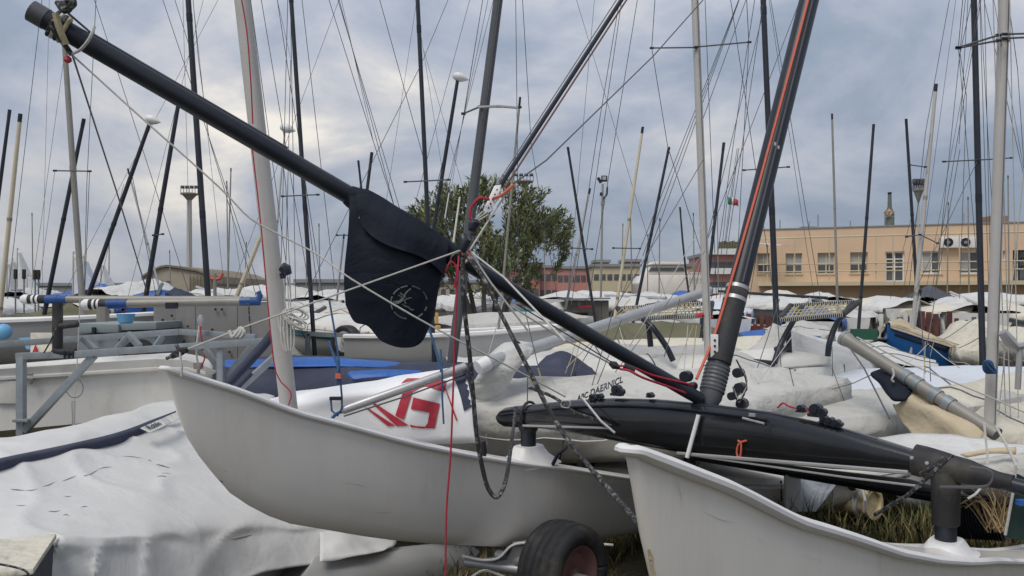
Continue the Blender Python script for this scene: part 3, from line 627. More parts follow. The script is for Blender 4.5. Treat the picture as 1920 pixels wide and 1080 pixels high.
    if trolley:
        zk = zg-depth
        if wheels:
            for sgn in (-1, 1):
                wcx = o-ex*.2*L*.3+ey*(Wd*.42*sgn)+Vector((0, 0, .2)); tyre(wcx, ey, .2, .075, t)
            MB().bar(o-ex*.06*L+ey*(Wd*.42)+Vector((0, 0, .2)), o-ex*.06*L-ey*(Wd*.42)+Vector((0, 0, .2)), .05, .05).build('axle', 'galv', t)
        for k in (-.28, .25):
            MB().box(o+ex*(k*L)+Vector((0, 0, (zk+.06)/2)), (.08, Wd*.5, max(.05, zk+.08)), rz=yw).build('cradle', 'galv', t)
        MB().bar(o-ex*(.36*L)+Vector((0, 0, .22)), o+ex*(.5*L)+Vector((0, 0, .26)), .06, .05).build('trolley_beam', 'galv', t)
    return t
def tyre(c, axis, r, w, par, mt='rubber', rm='whitep', nm='wheel'):
    axis = axis.normalized(); zx = Vector((0, 0, 1)); ah = axis.cross(zx).normalized()
    rr = []
    for a_, b_ in ((-.6, .62), (-1, .72), (-1, .9), (-.6, 1), (.6, 1), (1, .9), (1, .72), (.6, .62)):
        rr.append([c+axis*a_*w+(zx*math.sin(x)+ah*math.cos(x))*(r*b_) for x in [2*math.pi*k/24 for k in range(24)]])
    o = MB().loft(rr).build(nm, mt, par)
    rr = []
    for a_, b_ in ((-.75, .66), (-.8, .60), (-.6, .56), (-.55, .3), (-.75, .25), (-.75, .02)):
        rr.append([c+axis*a_*w+(zx*math.sin(x)+ah*math.cos(x))*(r*b_) for x in [2*math.pi*k/20 for k in range(20)]])
    MB().loft(rr).build('rim', rm, o)
    return o
# ================================================================ LEFT FOREGROUND TARPAULIN
ct = thing('covered_dinghy', 'dinghy under a creased white tarpaulin with a navy band, lower left', 'dinghy', (-1.9, 4.2, 0))
rows = [[(-320, 900, 4.6), (0, 850, 5.2), (210, 800, 6.2), (330, 772, 7.0), (520, 760, 7.8)],
        [(-300, 878, 3.7), (0, 829, 4.25), (210, 780, 5.2), (330, 751, 6.0), (520, 736, 6.8)],
        [(-300, 945, 3.15), (0, 876, 3.7), (210, 829, 4.6), (330, 790, 5.4), (520, 770, 6.3)],
        [(-300, 1000, 2.95), (0, 938, 3.35), (210, 893, 4.05), (380, 872, 4.8), (600, 880, 5.7)],
        [(-280, 1050, 2.8), (50, 1005, 3.0), (225, 985, 3.35), (430, 962, 4.15), (665, 972, 5.05)],
        [(-280, 1120, 2.72), (62, 1055, 2.93), (245, 1040, 3.26), (452, 1010, 4.05), (690, 992, 4.95)],
        [(-280, 1260, 2.72), (75, 1200, 2.9), (268, 1160, 3.2), (470, 1082, 3.98), (712, 1024, 4.9)]]
g = MB(); RC = [[P(*q_) for q_ in r] for r in rows]
g.patch(RC, 22, 16)
nc2 = 4*22+1; nr2 = len(g.v)//nc2
for i in range(nr2):
    for j in range(nc2):
        p = g.v[i*nc2+j]; vv = i/(nr2-1); q = Vector((p.x*1.7, p.y*1.7, p.z*1.2))
        k = noise.noise(q)*.02+(1-abs(noise.noise(q*1.3+Vector((4, 0, 0)))))**7*.022-.008
        if vv > .60:  # folds in the hanging skirt
            sk = min(1, (vv-.60)/.2)
            k2 = noise.noise(Vector((j*.14, vv*3, 5)))*.8+(1-abs(noise.noise(Vector((j*.10+vv*3.0, vv*1.6, 9)))))**3*.9-.4+(1-abs(noise.noise(Vector((j*.145-vv*4.0, vv*2.6, 2)))))**4*.35
            g.v[i*nc2+j] = p+Vector((.015*k2, -.07*k2, .012*k2))*sk+Vector((0, 0, k))
        else:
            g.v[i*nc2+j] = p+Vector((0, 0, k*min(1, vv*6)))
tp = g.build('tarpaulin', 'tarp', ct, solid=.008, ang=80)
# crease lines: sharp little ridges in the cloth
for pts in (((20, 917, 3.4), (48, 917, 3.42), (75, 913, 3.48), (120, 900, 3.62), (160, 888, 3.75), (180, 880, 3.85), (200, 875, 3.9)), ((278, 862, 4.45), (295, 872, 4.45), (316, 876, 4.5)), ((296, 893, 4.35), (312, 893, 4.4)), ((60, 948, 3.2), (100, 958, 3.25), (130, 960, 3.3))):
    pass
# navy band
bandv = []
for px, yt, yb, d in ((-300, 925, 970, 3.14), (-100, 890, 922, 3.45), (0, 866, 886, 3.68), (70, 851, 868, 3.98), (140, 836, 852, 4.27), (210, 819, 838, 4.58), (255, 804, 823, 4.88), (280, 794, 810, 5.05), (330, 775, 784, 5.38)):
    bandv.append((P(px, yt, d+.04), P(px, (yt+yb)/2, d-.03), P(px, yb, d-.035)))
g = MB(); g.patch([[b[0]+Vector((0, 0, .012)) for b in bandv], [b[1]+Vector((0, -.02, .022)) for b in bandv], [b[2]+Vector((0, -.03, .012)) for b in bandv]], 4, 4)
g.build('navy_band', 'navy', ct, solid=.012)
def text_mesh(txt, name, m, parent, o, ex, ey, size, shear=0., ext=.002):
    cu = bpy.data.curves.new('t', 'FONT'); cu.body = txt; cu.size = 1; cu.shear = shear; cu.offset = .015
    ob = bpy.data.objects.new('t', cu); C.objects.link(ob)
    dg = bpy.context.evaluated_depsgraph_get(); me = ob.evaluated_get(dg).to_mesh()
    g = MB(); nrm = ex.cross(ey).normalized()
    for v in me.vertices: g.v.append(o+ex*(v.co.x*size)+ey*(v.co.y*size))
    for p in me.polygons: g.f.append(tuple(p.vertices))
    ob.evaluated_get(dg).to_mesh_clear(); bpy.data.objects.remove(ob); bpy.data.curves.remove(cu)
    return g.build(name, m, parent, smooth=False, fix=False)
# sailmaker's tab with lettering
A = P(281, 812, 4.72); B = P(345, 782, 5.2); Cc = P(281, 801, 4.80)
exx = (B-A).normalized(); eyy = (Cc-A); eyy = (eyy-exx*eyy.dot(exx)).normalized()
g = MB().prism([A, B, B+eyy*.065, A+eyy*.065], exx.cross(eyy).normalized()*.004); g.build('maker_tab', 'tarp_w', ct, smooth=False)
nn = exx.cross(eyy).normalized(); nn = nn if nn.y < 0 else -nn
text_mesh('Roblin', 'lettering', 'skin', ct, A+nn*.009+exx*.028+eyy*.016, exx, eyy, .062, shear=.3)
# dinghy hull below the tarpaulin
hu = []
for (xx, yy, zz, w) in ((-2.35, 2.75, .80, .5), (-2.0, 3.15, .74, .6), (-1.75, 3.7, .66, .66), (-1.5, 4.4, .55, .62), (-1.25, 5.1, .48, .42), (-1.0, 5.8, .45, .06)):
    c = Vector((xx-.35, yy+.3, 0)); e = Vector((.86, -.5, 0))
    hu.append([c+e*w+Vector((0, 0, zz)), c+e*w*.92+Vector((0, 0, zz-.3)), c+e*w*.5+Vector((0, 0, .16)), c+Vector((0, 0, .1)), c-e*w*.5+Vector((0, 0, .16)), c-e*w*.92+Vector((0, 0, zz-.3)), c-e*w+Vector((0, 0, zz))])
MB().loft(hu).build('hull', 'greyhull', ct)
bx = thing('fibreglass_box', 'white topped dark grey box poking out beside the tarpaulin corner', 'box', P(20, 1060, 2.6))
ex_, ey_ = Vector((.93, .36, 0)), Vector((-.36, .93, 0))
c = P(60, 1076, 2.62); w2 = .32
MB().box(c-ex_*w2-Vector((0, 0, .16))+ey_*.2, (w2*2, .4, .30), ax=(ex_, ey_, Vector((0, 0, 1)))).build('base', 'darkcov', bx, bevel=.012)
MB().box(c-ex_*w2+Vector((0, 0, .01))+ey_*.2, (w2*2+.012, .42, .022), ax=(ex_, ey_, Vector((0, 0, 1)))).build('lid', 'tarp_c', bx, bevel=.006)
tb('elastic_cord', [P(0, 1058, 2.56), P(30, 1064, 2.56), P(50, 1072, 2.56), P(57, 1090, 2.56)], .004, 'ropek', bx, smooth_n=3)
# second, right-hand rumpled white sheet beneath the left hull
rs = thing('plastic_sheet', 'torn white plastic sheet lying on the grey hull below the catamaran', 'sheet', P(680, 1020, 4.6))
MB().patch([[P(x, y, d) for x, y, d in r] for r in ([(600, 985, 4.75), (640, 990, 4.8), (700, 1002, 4.9), (745, 1010, 5.0)], [(600, 1012, 4.5), (645, 1012, 4.55), (690, 1022, 4.7), (740, 1022, 4.85)], [(600, 1055, 4.3), (640, 1050, 4.4), (690, 1040, 4.55), (722, 1032, 4.7)])], 6, 6, amp=.02, fs=5).build('sheet', 'tarp', rs, solid=.005)
uh = thing('upturned_hull', 'smooth grey hull lying low behind the left catamaran hull', 'boat hull', P(720, 1060, 4.9))
rr = []
for (px, yt, d, h_) in ((520, 1050, 4.35, .18), (600, 1048, 4.5, .26), (680, 1040, 4.75, .28), (760, 1032, 5.1, .26), (830, 1036, 5.5, .2), (880, 1042, 5.8, .05)):
    c = P(px, yt, d); rr.append([c+Vector((math.sin(x)*.2, math.cos(x)*.28*1, -h_+h_*math.cos(x-1.2)*1.0)) for x in [2*math.pi*k/14 for k in range(14)]])
MB().loft(rr).build('hull', 'greyhull', uh)
# scuffs and chips on the catamaran hulls
# ================================================================ DIRTY WHITE HULL BEHIND
wh = thing('white_hull', 'dirty white flat sided hull with a thick rounded gunwale behind the rack', 'boat hull', (-3.2, 6.4, 0))
def along(px, d0=6.3): return px
rings = []
for (px, ytop, ylip, ybot, d) in ((-420, 718, 742, 850, 6.25), (-200, 703, 726, 830, 6.3), (0, 684, 708, 808, 6.35), (150, 672, 699, 794, 6.4), (290, 664, 690, 782, 6.45), (350, 668, 690, 776, 6.5), (385, 684, 698, 772, 6.55), (405, 694, 702, 768, 6.62)):
    dd = .5 if px < 340 else .3
    rings.append([P(px, ylip, d)+Vector((0, 0, 0)), P(px, (ylip+ytop)/2-4, d-.02), P(px, ytop+3, d+.03), P(px, ytop, d+.12), P(px, ytop, d+.12)+Vector((0, dd, -.02)), P(px, ytop, d+.12)+Vector((0, dd+.15, -.7)), P(px, ybot, d+.02)+Vector((0, .25, -.05)), P(px, ybot, d+.03), P(px, ylip+8, d+.03), P(px, ylip+6, d+.03)])
MB().loft(rings).build('hull', 'gel2', wh, ang=28)
MB().tube([P(px, yl+2, d-.005) for px, yl, d in ((-420, 742, 6.25), (-200, 726, 6.3), (0, 708, 6.35), (150, 699, 6.4), (290, 690, 6.45), (350, 690, 6.5), (385, 698, 6.55))], .018, 6).build('gunwale', 'gel2', wh)
m = MB(); m.box(P(12, 735, 6.36), (.17, .02, .19)); m.build('hatch_panel', 'gel2', wh, bevel=.006)
for px, py in ((58, 706), (372, 686)): 
    m = MB().box(P(px, py, 6.38), (.06, .06, .05)); m.tube([P(px, py+4, 6.33), P(px, py+14, 6.34)], .015, 6); m.build('eye_fitting', 'mastg', wh)
tb('lifting_strop', [P(372, 686, 6.3), P(368, 655, 6.1), P(374, 610, 6.1), P(376, 592, 6.1)], .008, 'wirel', wh, smooth_n=4)
tb('lifting_strop', [P(376, 690, 6.3), P(384, 668, 6.15), P(377, 630, 6.1), P(376, 600, 6.1)], .006, 'roper', wh, smooth_n=4)
MB().tube([P(376, 590, 6.1), P(376, 600, 6.1), P(377, 612, 6.1)], [.012, .028, .014], 8).build('swivel_hook', 'alu', wh)
tb('thin_stay', [P(150, 560, 6.0), P(146, 660, 6.0), P(139, 760, 6.0)], .004, 'wirel', wh)
tb('wire_coil', [P(140+16*math.cos(x), 728+18*math.sin(x), 6.0) for x in [2*math.pi*k/16 for k in range(17)]], .003, 'wire', wh)
MB().tube([P(138, 752, 5.9), P(138, 760, 5.9), P(138, 775, 5.9), P(138, 797, 5.9)], [.014, .016, .012, .012], 8).build('turnbuckle', 'alu', wh)
# ================================================================ GALVANISED RACK
rk = thing('mast_rack', 'galvanised steel rack carrying two long masts, left of the catamaran', 'rack', (-3.4, 5.7, 0))
def rb(nm, a, b2, w=.052, h=None, m='galv'): return MB().bar(P(*a), P(*b2), w, h or w).build(nm, m, rk, bevel=.004)
DR = 5.7
rb('post', (40, 664, DR), (40, 1000, DR))
rb('post', (414, 648, DR), (412, 900, DR), .045)
rb('rail', (32, 668, DR), (150, 664, DR), .05)
rb('rail', (142, 664, DR-.02), (540, 637, DR-.02), .05)
rb('rail', (-60, 650, DR+.5), (337, 622, DR+.5), .05)
rb('rail', (337, 622, DR+.5), (480, 632, DR+.45), .045)
rb('brace', (46, 808, DR), (176, 667, DR), .05)
for a_, b_ in (((155, 633), (180, 657)), ((238, 632), (218, 656)), ((305, 630), (288, 655)), ((385, 655), (418, 700)), ((470, 650), (425, 705)), ((240, 625), (262, 650))):
    rb('brace', (*a_, DR+.1), (*b_, DR+.06), .04)
rb('brace', (530, 655, DR-.1), (450, 728, DR-.3), .045)
rb('foot_plate', (28, 788, DR-.03), (56, 788, DR-.03), .07, .02)
MB().tube([P(108, 568, DR+.05), P(108, 662, DR+.05)], .036, 14).build('winch_post', 'rubber', rk)
MB().tube([P(112, 612, DR), P(146, 608, DR)], .022, 10).build('winch_arm', 'rubber', rk)
MB().tube([P(100, 660, DR), P(142, 660, DR-.03)], .024, 10).build('winch_arm', 'rubber', rk)
for k in range(3): MB().tube([P(121+8*k, 658, DR-.04), P(121+8*k, 672, DR-.04)], .008, 6).build('winch_pin', 'blackm', rk)
tb('winch_line', [P(106, 612, DR-.05), P(95, 640, DR-.05), P(82, 662, DR-.05)], .006, 'ropek', rk)
tb('padded_arm', [P(527, 598, 5.15), P(512, 625, 5.1), P(490, 652, 5.05), P(460, 685, 5.0), P(428, 718, 4.95)], .031, 'navy', rk, n=12, smooth_n=4)
tb('padded_arm', [P(470, 700, 5.3), P(440, 730, 5.2)], .02, 'navy', rk, n=10)
# masts lying across
def lying_mast(label, x0, y0, x1, y1, d, cat_='mast'):
    t = thing('lying_mast', label, cat_, P((x0+x1)/2, (y0+y1)/2, d), 'masts lying across the rack')
    A, B = P(x0, y0, d), P(x1, y1, d+.1); q = lambda px: A+(B-A)*((px-x0)/(x1-x0))
    MB().tube([q(x0+40), B], .034, 14).build('tube', 'mastg', t)
    MB().tube([q(x0), q(x0+5), q(x0+14)], [.03, .045, .045], 12).build('end_plug', 'whitep', t)
    for i, (a_, b_, mm, r_) in enumerate(((12, 22, 'rubber', .042), (21, 25, 'whitep', .043), (24, 30, 'rubber', .042), (29, 33, 'whitep', .043), (32, 48, 'rubber', .04), (46, 68, 'bluet', .041), (67, 84, 'bluet', .039))):
        MB().tube([q(x0+a_), q(x0+b_)], r_, 14).build('tape_band', mm, t)
    return t, q
lying_mast('silver mast lying on the rack with blue padded end, the farther left one', 40, 561, 455, 562, 7.2)
lt, q = lying_mast('silver mast lying on the rack with white plug end, the nearer right one', 154, 571, 470, 565, 6.3)
MB().tube([q(450), q(465), q(488)], .035, 10).build('end_wrap', 'bluet', lt)
MB().tube([P(484, 566, 6.3), P(488, 554, 6.3), P(484, 547, 6.3)], .022, 8).build('end_wrap', 'bluet', lt)
MB().box(P(322, 573, 6.25), (.075, .07, .05)).build('clip', 'blackm', lt)
tb('striped_cord', [P(466, 570, 6.25), P(468, 600, 6.2), P(471, 628, 6.2)], .006, 'ropek', lt)
m = MB().tube([P(193, 575, 6.3), P(193, 603, 6.3)], .05, 8); m.build('support_leg', 'mastg', lt)
# grey plywood box and locker
pb = thing('plywood_box', 'big weathered grey plywood box behind the lying masts', 'box', (-3.4, 8.6, 0))
for i, (a_, b_) in enumerate(((288, 366), (367, 445), (446, 522))):
    MB().prism([P(a_+(3 if i == 0 else 0), 700, 8.5), P(b_, 700, 8.5), P(b_, 566, 8.5), P(a_, 567, 8.5)], (0, .04, 0)).build('side_panel', 'ply', pb, smooth=False)
MB().prism([P(286, 566, 8.49), P(524, 565, 8.49), P(524, 561, 8.49), P(286, 562, 8.49)], (0, 1.1, 0)).build('lid', 'galv', pb, smooth=False)
MB().prism([P(288, 700, 8.55), P(288, 567, 8.55), P(288, 567, 9.55)-Vector((.0, 0, .07)), P(290, 700, 9.5)], (.04, 0, 0)).build('side_panel', 'ply', pb, smooth=False)
for px, py in ((322, 592), (404, 580), (416, 580), (352, 612), (398, 618), (455, 620), (345, 640), (305, 600), (480, 655), (315, 640), (430, 660), (380, 655)): MB().tube([P(px, py, 8.48), P(px, py, 8.46)], .014, 8).build('bolt', 'blackm', pb)
lk = thing('equipment_locker', 'grey-green lidded locker left of the plywood box', 'locker', (-4.2, 8.0, 0))
MB().prism([P(148, 700, 7.9), P(222, 700, 7.9), P(222, 626, 7.9), P(148, 626, 7.9)], (0, .8, 0)).build('body', 'locker', lk, smooth=False)
MB().prism([P(224, 700, 7.95), P(291, 700, 7.95), P(291, 622, 7.95), P(224, 622, 7.95)], (0, .8, 0)).build('body', 'locker', lk, smooth=False)
MB().prism([P(143, 624, 7.86), P(222, 624, 7.86), P(222, 608, 7.86), P(146, 606, 7.86)], (0, .9, 0)).build('lid', 'locker', lk, bevel=.01)
MB().prism([P(223, 620, 7.9), P(293, 618, 7.9), P(293, 604, 7.9), P(223, 606, 7.9)], (0, .9, 0)).build('lid', 'locker', lk, bevel=.01)
MB().box(P(176, 622, 7.84), (.03, .03, .09)).build('latch', 'blackm', lk)
tyre(P(262, 668, 7.75), Vector((0.2, 1, 0)), .17, .06, lk, rm='rim_r')
for k, (px, py, d, lab, mm) in enumerate(((250, 595, 7.6, 'light blue plastic tub resting on the locker lid', 'sky_b'), (6, 622, 7.2, 'pale blue round buoy at the far left edge', 'sky_b'))):
    c = P(px-14 if k == 0 else px, py, d)
    if k == 0:
        o = tag(MB().tube([c+Vector((0, 0, -.06)), c+Vector((0, 0, -.05)), c+Vector((0, 0, .035))], [.05, .065, .085], 16).build('plastic_tub', mm), lab, 'tub')
    else:
        o = tag(MB().loft([[c+Vector((math.sin(a_)*.075*math.cos(x), math.sin(a_)*.075*math.sin(x), math.cos(a_)*.075)) for x in [2*math.pi*i/14 for i in range(14)]] for a_ in [.05+math.pi*.97*i/8 for i in range(9)]]).build('buoy', mm), lab, 'buoy')
pn = thing('cream_board', 'cream board with a dark red triangle standing left of the winch post', 'board', P(78, 645, 7.0))
MB().prism([P(57, 668, 7), P(100, 668, 7), P(100, 624, 7), P(57, 624, 7)], (0, .03, 0)).build('panel', 'tarp_c', pn, smooth=False)
MB().prism([P(61, 661, 6.99), P(72, 661, 6.99), P(67, 646, 6.99)], (0, -.006, 0)).build('triangle_mark', 'roper', pn, smooth=False)
for k, (a_, b_, lab) in enumerate((((36, 634), (56, 652), 'bright blue paddle blade leaning left of the cream board'),)):
    m = MB().prism([P(34, 634, 7.1), P(56, 632, 7.1), P(56, 655, 7.1), (P(50, 655, 7.1)), P(42, 640, 7.1)], (0, .02, 0)); tag(m.build('paddle', 'sky_b', smooth=False), lab, 'paddle')
# grey hull at the left edge
lb = boat('grey open dinghy at the left edge behind the rack', 60, 9.0, 4, 3.6, 1.3, zy(606, 9), zy(596, 9), 'tarp_g', 'greyhull', name='open_dinghy', seed=4, bare=True, depth=.55)
# ================================================================ NAVY COVERED BOAT AND G-MARKED SAIL BAG
nv = thing('navy_covered_boat', 'boat under a navy cover with bright blue edging behind the left hull', 'boat', (-.8, 6.8, 0))
rows = [[(400, 700, 7.4), (560, 672, 7.4), (760, 678, 7.4), (930, 684, 7.4), (1075, 690, 7.6)],
        [(400, 676, 6.9), (560, 671, 6.9), (760, 680, 6.9), (930, 690, 6.9), (1078, 700, 7.1)],
        [(400, 700, 6.65), (560, 690, 6.65), (760, 692, 6.65), (930, 700, 6.65), (1072, 720, 6.9)],
        [(400, 745, 6.5), (560, 740, 6.5), (760, 742, 6.5), (930, 745, 6.5), (1060, 752, 6.7)],
        [(400, 850, 6.5), (560, 840, 6.5), (760, 835, 6.5), (930, 815, 6.5), (1050, 800, 6.7)]]
MB().patch([[P(*q_) for q_ in r] for r in rows], 10, 5, amp=.03, fs=2.2).build('cover', 'navy', nv, solid=.008, ang=80)
MB().patch([[P(x, y, d) for x, y, d in r] for r in ([(412, 676, 6.86), (560, 670, 6.84), (700, 676, 6.84), (780, 684, 6.86)], [(412, 680, 6.74), (560, 677, 6.72), (700, 682, 6.72), (780, 687, 6.76)], [(412, 690, 6.68), (560, 688, 6.64), (700, 688, 6.66), (740, 688, 6.7)])], 8, 4, amp=.012, fs=3).build('edge_strip', 'blue', nv, solid=.008)
MB().patch([[P(x, y, d) for x, y, d in r] for r in ([(655, 697, 6.5), (720, 693, 6.5), (790, 695, 6.55)], [(652, 703, 6.45), (720, 699, 6.45), (790, 701, 6.5)], [(660, 713, 6.42), (720, 707, 6.42), (780, 708, 6.5)])], 8, 4, amp=.01, fs=3).build('edge_strip', 'blue', nv, solid=.008)
MB().patch([[P(x, y, d) for x, y, d in r] for r in ([(1025, 668, 7.7), (1060, 660, 7.7), (1110, 690, 7.8)], [(1005, 690, 7.3), (1050, 690, 7.2), (1120, 708, 7.3)], [(990, 735, 7.0), (1050, 735, 6.9), (1085, 730, 7.0)])], 8, 5, amp=.02).build('cover_hump', 'navy', nv, solid=.008)
rr = []
for (px, z0, w) in ((380, .5, .5), (560, .45, .6), (800, .4, .6), (1000, .45, .4), (1090, .7, .05)):
    c = Vector((G2(px, 7.0)[0], 7.1, 0)); rr.append([c+Vector((0, -w, 1.0)), c+Vector((0, -w*.9, .7)), c+Vector((0, 0, z0)), c+Vector((0, w*.9, .7)), c+Vector((0, w, 1.0))])
MB().loft(rr).build('hull', 'greyhull', nv)
gs = thing('sail_bag', 'white sail bag with a big red G lettered on its side', 'sail bag', (-.9, 5.2, 0))
def gsd(px, py): return 5.0-.0006*(px-700)+max(0, (735-py))*.006+.02*noise.noise(Vector((px*.02, py*.02, 0)))
rows = [[(470, 762), (560, 738), (660, 724), (760, 706), (862, 690)], [(470, 772), (560, 750), (660, 736), (760, 722), (876, 712)], [(480, 800), (560, 785), (660, 768), (760, 760), (884, 752)], [(490, 840), (560, 838), (660, 838), (760, 835), (900, 830)]]
R3 = [[P(x, y, gsd(x, y)+(.35 if i == 0 else 0)) for x, y in r] for i, r in enumerate(rows)]
R3 = [[p+Vector((0, .5, -.25)) for p in R3[0]]]+R3
MB().patch(R3, 8, 5, amp=.012, fs=4).build('cloth', 'sailw', gs, solid=.01, ang=80)
def drape(polys, host, nm, m, par, off=.008, cuts=3):
    """flat print laid on the real cloth: each vertex sits on the surface"""
    bm = bmesh.new()
    for poly in polys:
        bm.faces.new([bm.verts.new((x, y, 0)) for x, y in poly])
    bmesh.ops.triangulate(bm, faces=bm.faces[:])
    for k in range(cuts):
        long_ = [e for e in bm.edges if e.calc_length() > 7]
        if long_: bmesh.ops.subdivide_edges(bm, edges=long_, cuts=1); bmesh.ops.triangulate(bm, faces=bm.faces[:])
    bm.verts.index_update(); dg = bpy.context.evaluated_depsgraph_get(); ce = host.evaluated_get(dg); org = ORG[host.name]
    g = MB(); o_ = Vector((0, 0, H)); last = 5
    for v in bm.verts:
        dr = (P(v.co.x, v.co.y, 1)-o_); dr.normalize()
        hit, loc, nr, idx = ce.ray_cast(o_-org, dr)
        if hit: p = loc+org-dr*off; last = p.y
        else: p = P(v.co.x, v.co.y, last-off)
        g.v.append(p)
    for f in bm.faces: g.f.append(tuple(v.index for v in f.verts))
    bm.free()
    return g.build(nm, m, par, smooth=False, fix=False)
bpy.context.view_layer.update()
def ribbon(pts, w):
    out_ = []
    for i_, (x, y) in enumerate(pts):
        a_ = pts[max(0, i_-1)]; b_ = pts[min(len(pts)-1, i_+1)]; tx, ty = b_[0]-a_[0], b_[1]-a_[1]; ln = math.hypot(tx, ty) or 1
        k_ = w*(.25 if i_ in (0, len(pts)-1) else 1); out_.append(((x-ty/ln*k_, y+tx/ln*k_), (x+ty/ln*k_, y-tx/ln*k_)))
    return [[out_[i_][0], out_[i_+1][0], out_[i_+1][1], out_[i_][1]] for i_ in range(len(pts)-1)]
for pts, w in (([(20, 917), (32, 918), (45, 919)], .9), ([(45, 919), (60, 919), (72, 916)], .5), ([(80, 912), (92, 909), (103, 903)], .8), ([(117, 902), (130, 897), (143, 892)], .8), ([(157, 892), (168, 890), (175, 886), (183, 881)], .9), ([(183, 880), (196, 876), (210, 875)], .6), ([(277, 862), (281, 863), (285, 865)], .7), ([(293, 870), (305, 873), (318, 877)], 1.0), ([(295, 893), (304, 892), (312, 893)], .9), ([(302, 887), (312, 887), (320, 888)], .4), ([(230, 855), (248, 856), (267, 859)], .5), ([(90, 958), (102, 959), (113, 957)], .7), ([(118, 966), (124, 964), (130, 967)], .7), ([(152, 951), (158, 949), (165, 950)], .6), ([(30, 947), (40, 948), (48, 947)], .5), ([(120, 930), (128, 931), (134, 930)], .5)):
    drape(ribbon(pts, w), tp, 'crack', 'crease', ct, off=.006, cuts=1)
drape([[(1214, 1030), (1219, 1030), (1224, 1044), (1223, 1058), (1229, 1075), (1226, 1085), (1220, 1072), (1217, 1055)]], hr, 'stem_chip', 'pipe', hr, off=.003, cuts=1)
drape([[(1182, 842), (1190, 845), (1192, 856), (1186, 856)]], hr, 'stem_chip', 'pipe', hr, off=.003, cuts=1)
for pts, w, hh_ in (([(421, 884), (426, 883)], .9, hl), ([(411, 901), (416, 903), (418, 906)], .8, hl), ([(873, 1026), (877, 1025)], 1.1, hl), ([(700, 960), (720, 962), (738, 961)], .4, hl), ([(520, 830), (548, 838)], .35, hl), ([(640, 905), (672, 909), (690, 915)], .35, hl), ([(1320, 960), (1352, 975), (1378, 980)], .5, hr), ([(1500, 1040), (1540, 1052)], .5, hr), ([(1270, 905), (1276, 925), (1279, 950)], .4, hr), ([(1420, 1010), (1433, 1018)], .7, hr), ([(1610, 1035), (1650, 1042)], .45, hr)):
    drape(ribbon(pts, w), hh_, 'scuff', 'greyhull' if w < .8 else 'darkcov', hh_, off=.003, cuts=1)
gc = [o for o in gs.children if o.name.startswith('cloth')][0]
drape([[(764, 709), (758, 713), (752, 719), (790, 709)]], gc, 'red_mark', 'red', gs)
drape([[(741, 779), (757, 730), (773, 734), (757, 787)], [(757, 730), (778, 716), (792, 725), (773, 734)], [(778, 716), (806, 708), (838, 714), (833, 735), (800, 724), (792, 725)],
       [(775, 745), (825, 757), (820, 777), (805, 774), (770, 767)], [(805, 774), (820, 777), (815, 803), (795, 803), (802, 793)], [(768, 796), (780, 799), (797, 800), (796, 804), (770, 801)]], gc, 'letter_g', 'red', gs)
drape([[(693, 752), (700, 754), (767, 798), (744, 799)]], gc, 'red_stripe', 'red', gs); drape([[(683, 763), (690, 765), (742, 799), (727, 799)]], gc, 'red_stripe', 'red', gs)
drape([[(834, 728), (836, 728), (858, 788), (855, 789)]], gc, 'red_stripe', 'red', gs)
drape([[(844, 699), (880, 692), (886, 762), (870, 771), (864, 745), (856, 720)]], gc, 'navy_panel', 'navy', gs)
tb('cord', [P(826, 655, 4.9), P(829, 700, 4.85), P(829, 740, 4.85), P(832, 795, 4.85)], .006, 'ropeb', gs, smooth_n=3)
# silver pole lying over the bag and its white bag of cloth
sp = thing('silver_boom', 'silver boom lying diagonally over the red lettered sail bag', 'boom', P(760, 735, 4.9))
A, B = P(640, 770, 4.62), P(872, 688, 4.98)
MB().tube([A, A+(B-A)*.02, B], [.02, .026, .03], 14).build('tube', 'alu', sp)
tb('boom_line', [A+Vector((.02, -.02, -.03)), A+(B-A)*.5+Vector((0, -.03, -.05)), B+Vector((0, 0, -.05))], .005, 'wire', sp)
m = MB(); m.tube([P(618, 790, 4.55), P(630, 776, 4.6), P(648, 769, 4.68)], .01, 8); m.tube([P(620, 745, 4.6), P(622, 770, 4.6), P(633, 780, 4.6), P(641, 765, 4.6), P(641, 742, 4.6)], .006, 6); m.build('boom_end_fitting', 'ropeb', sp)
MB().box(P(630, 747, 4.6), (.075, .02, .02)).build('boom_end_clip', 'blackm', sp)
tb('blue_line', [P(617, 560, 4.7), P(632, 650, 4.65), P(638, 710, 4.6), P(641, 745, 4.6)], .006, 'ropeb', sp, smooth_n=3)
tb('blue_line', [P(616, 640, 4.7), P(625, 665, 4.65), P(634, 690, 4.6), P(632, 720, 4.6)], .008, 'ropeb', sp, smooth_n=3)
tb('blue_line', [P(800, 600, 5.0), P(815, 650, 4.95), P(826, 690, 4.9), P(829, 710, 4.88)], .008, 'ropeb', sp, smooth_n=3)
MB().box(P(634, 705, 4.58), (.03, .02, .03)).build('orange_clip', 'ropeo', sp)
sb = thing('mast_on_stands', 'long silver mast with a drooping white cloth boot, lying above the covers', 'mast', P(1020, 640, 6.5))
A, B = P(900, 685, 5.85), P(1330, 545, 8.6)
MB().tube([A, B], .05, 16).build('tube', 'alu', sb)
MB().tube([P(896, 690, 5.8), P(915, 680, 5.85)], [.056, .056], 14).build('end_cap', 'whitep', sb)
tb('strap', [P(968+10*math.cos(x), 656+16*math.sin(x), 6.2) for x in [2*math.pi*k/12 for k in range(13)]], .008, 'blackm', sb)
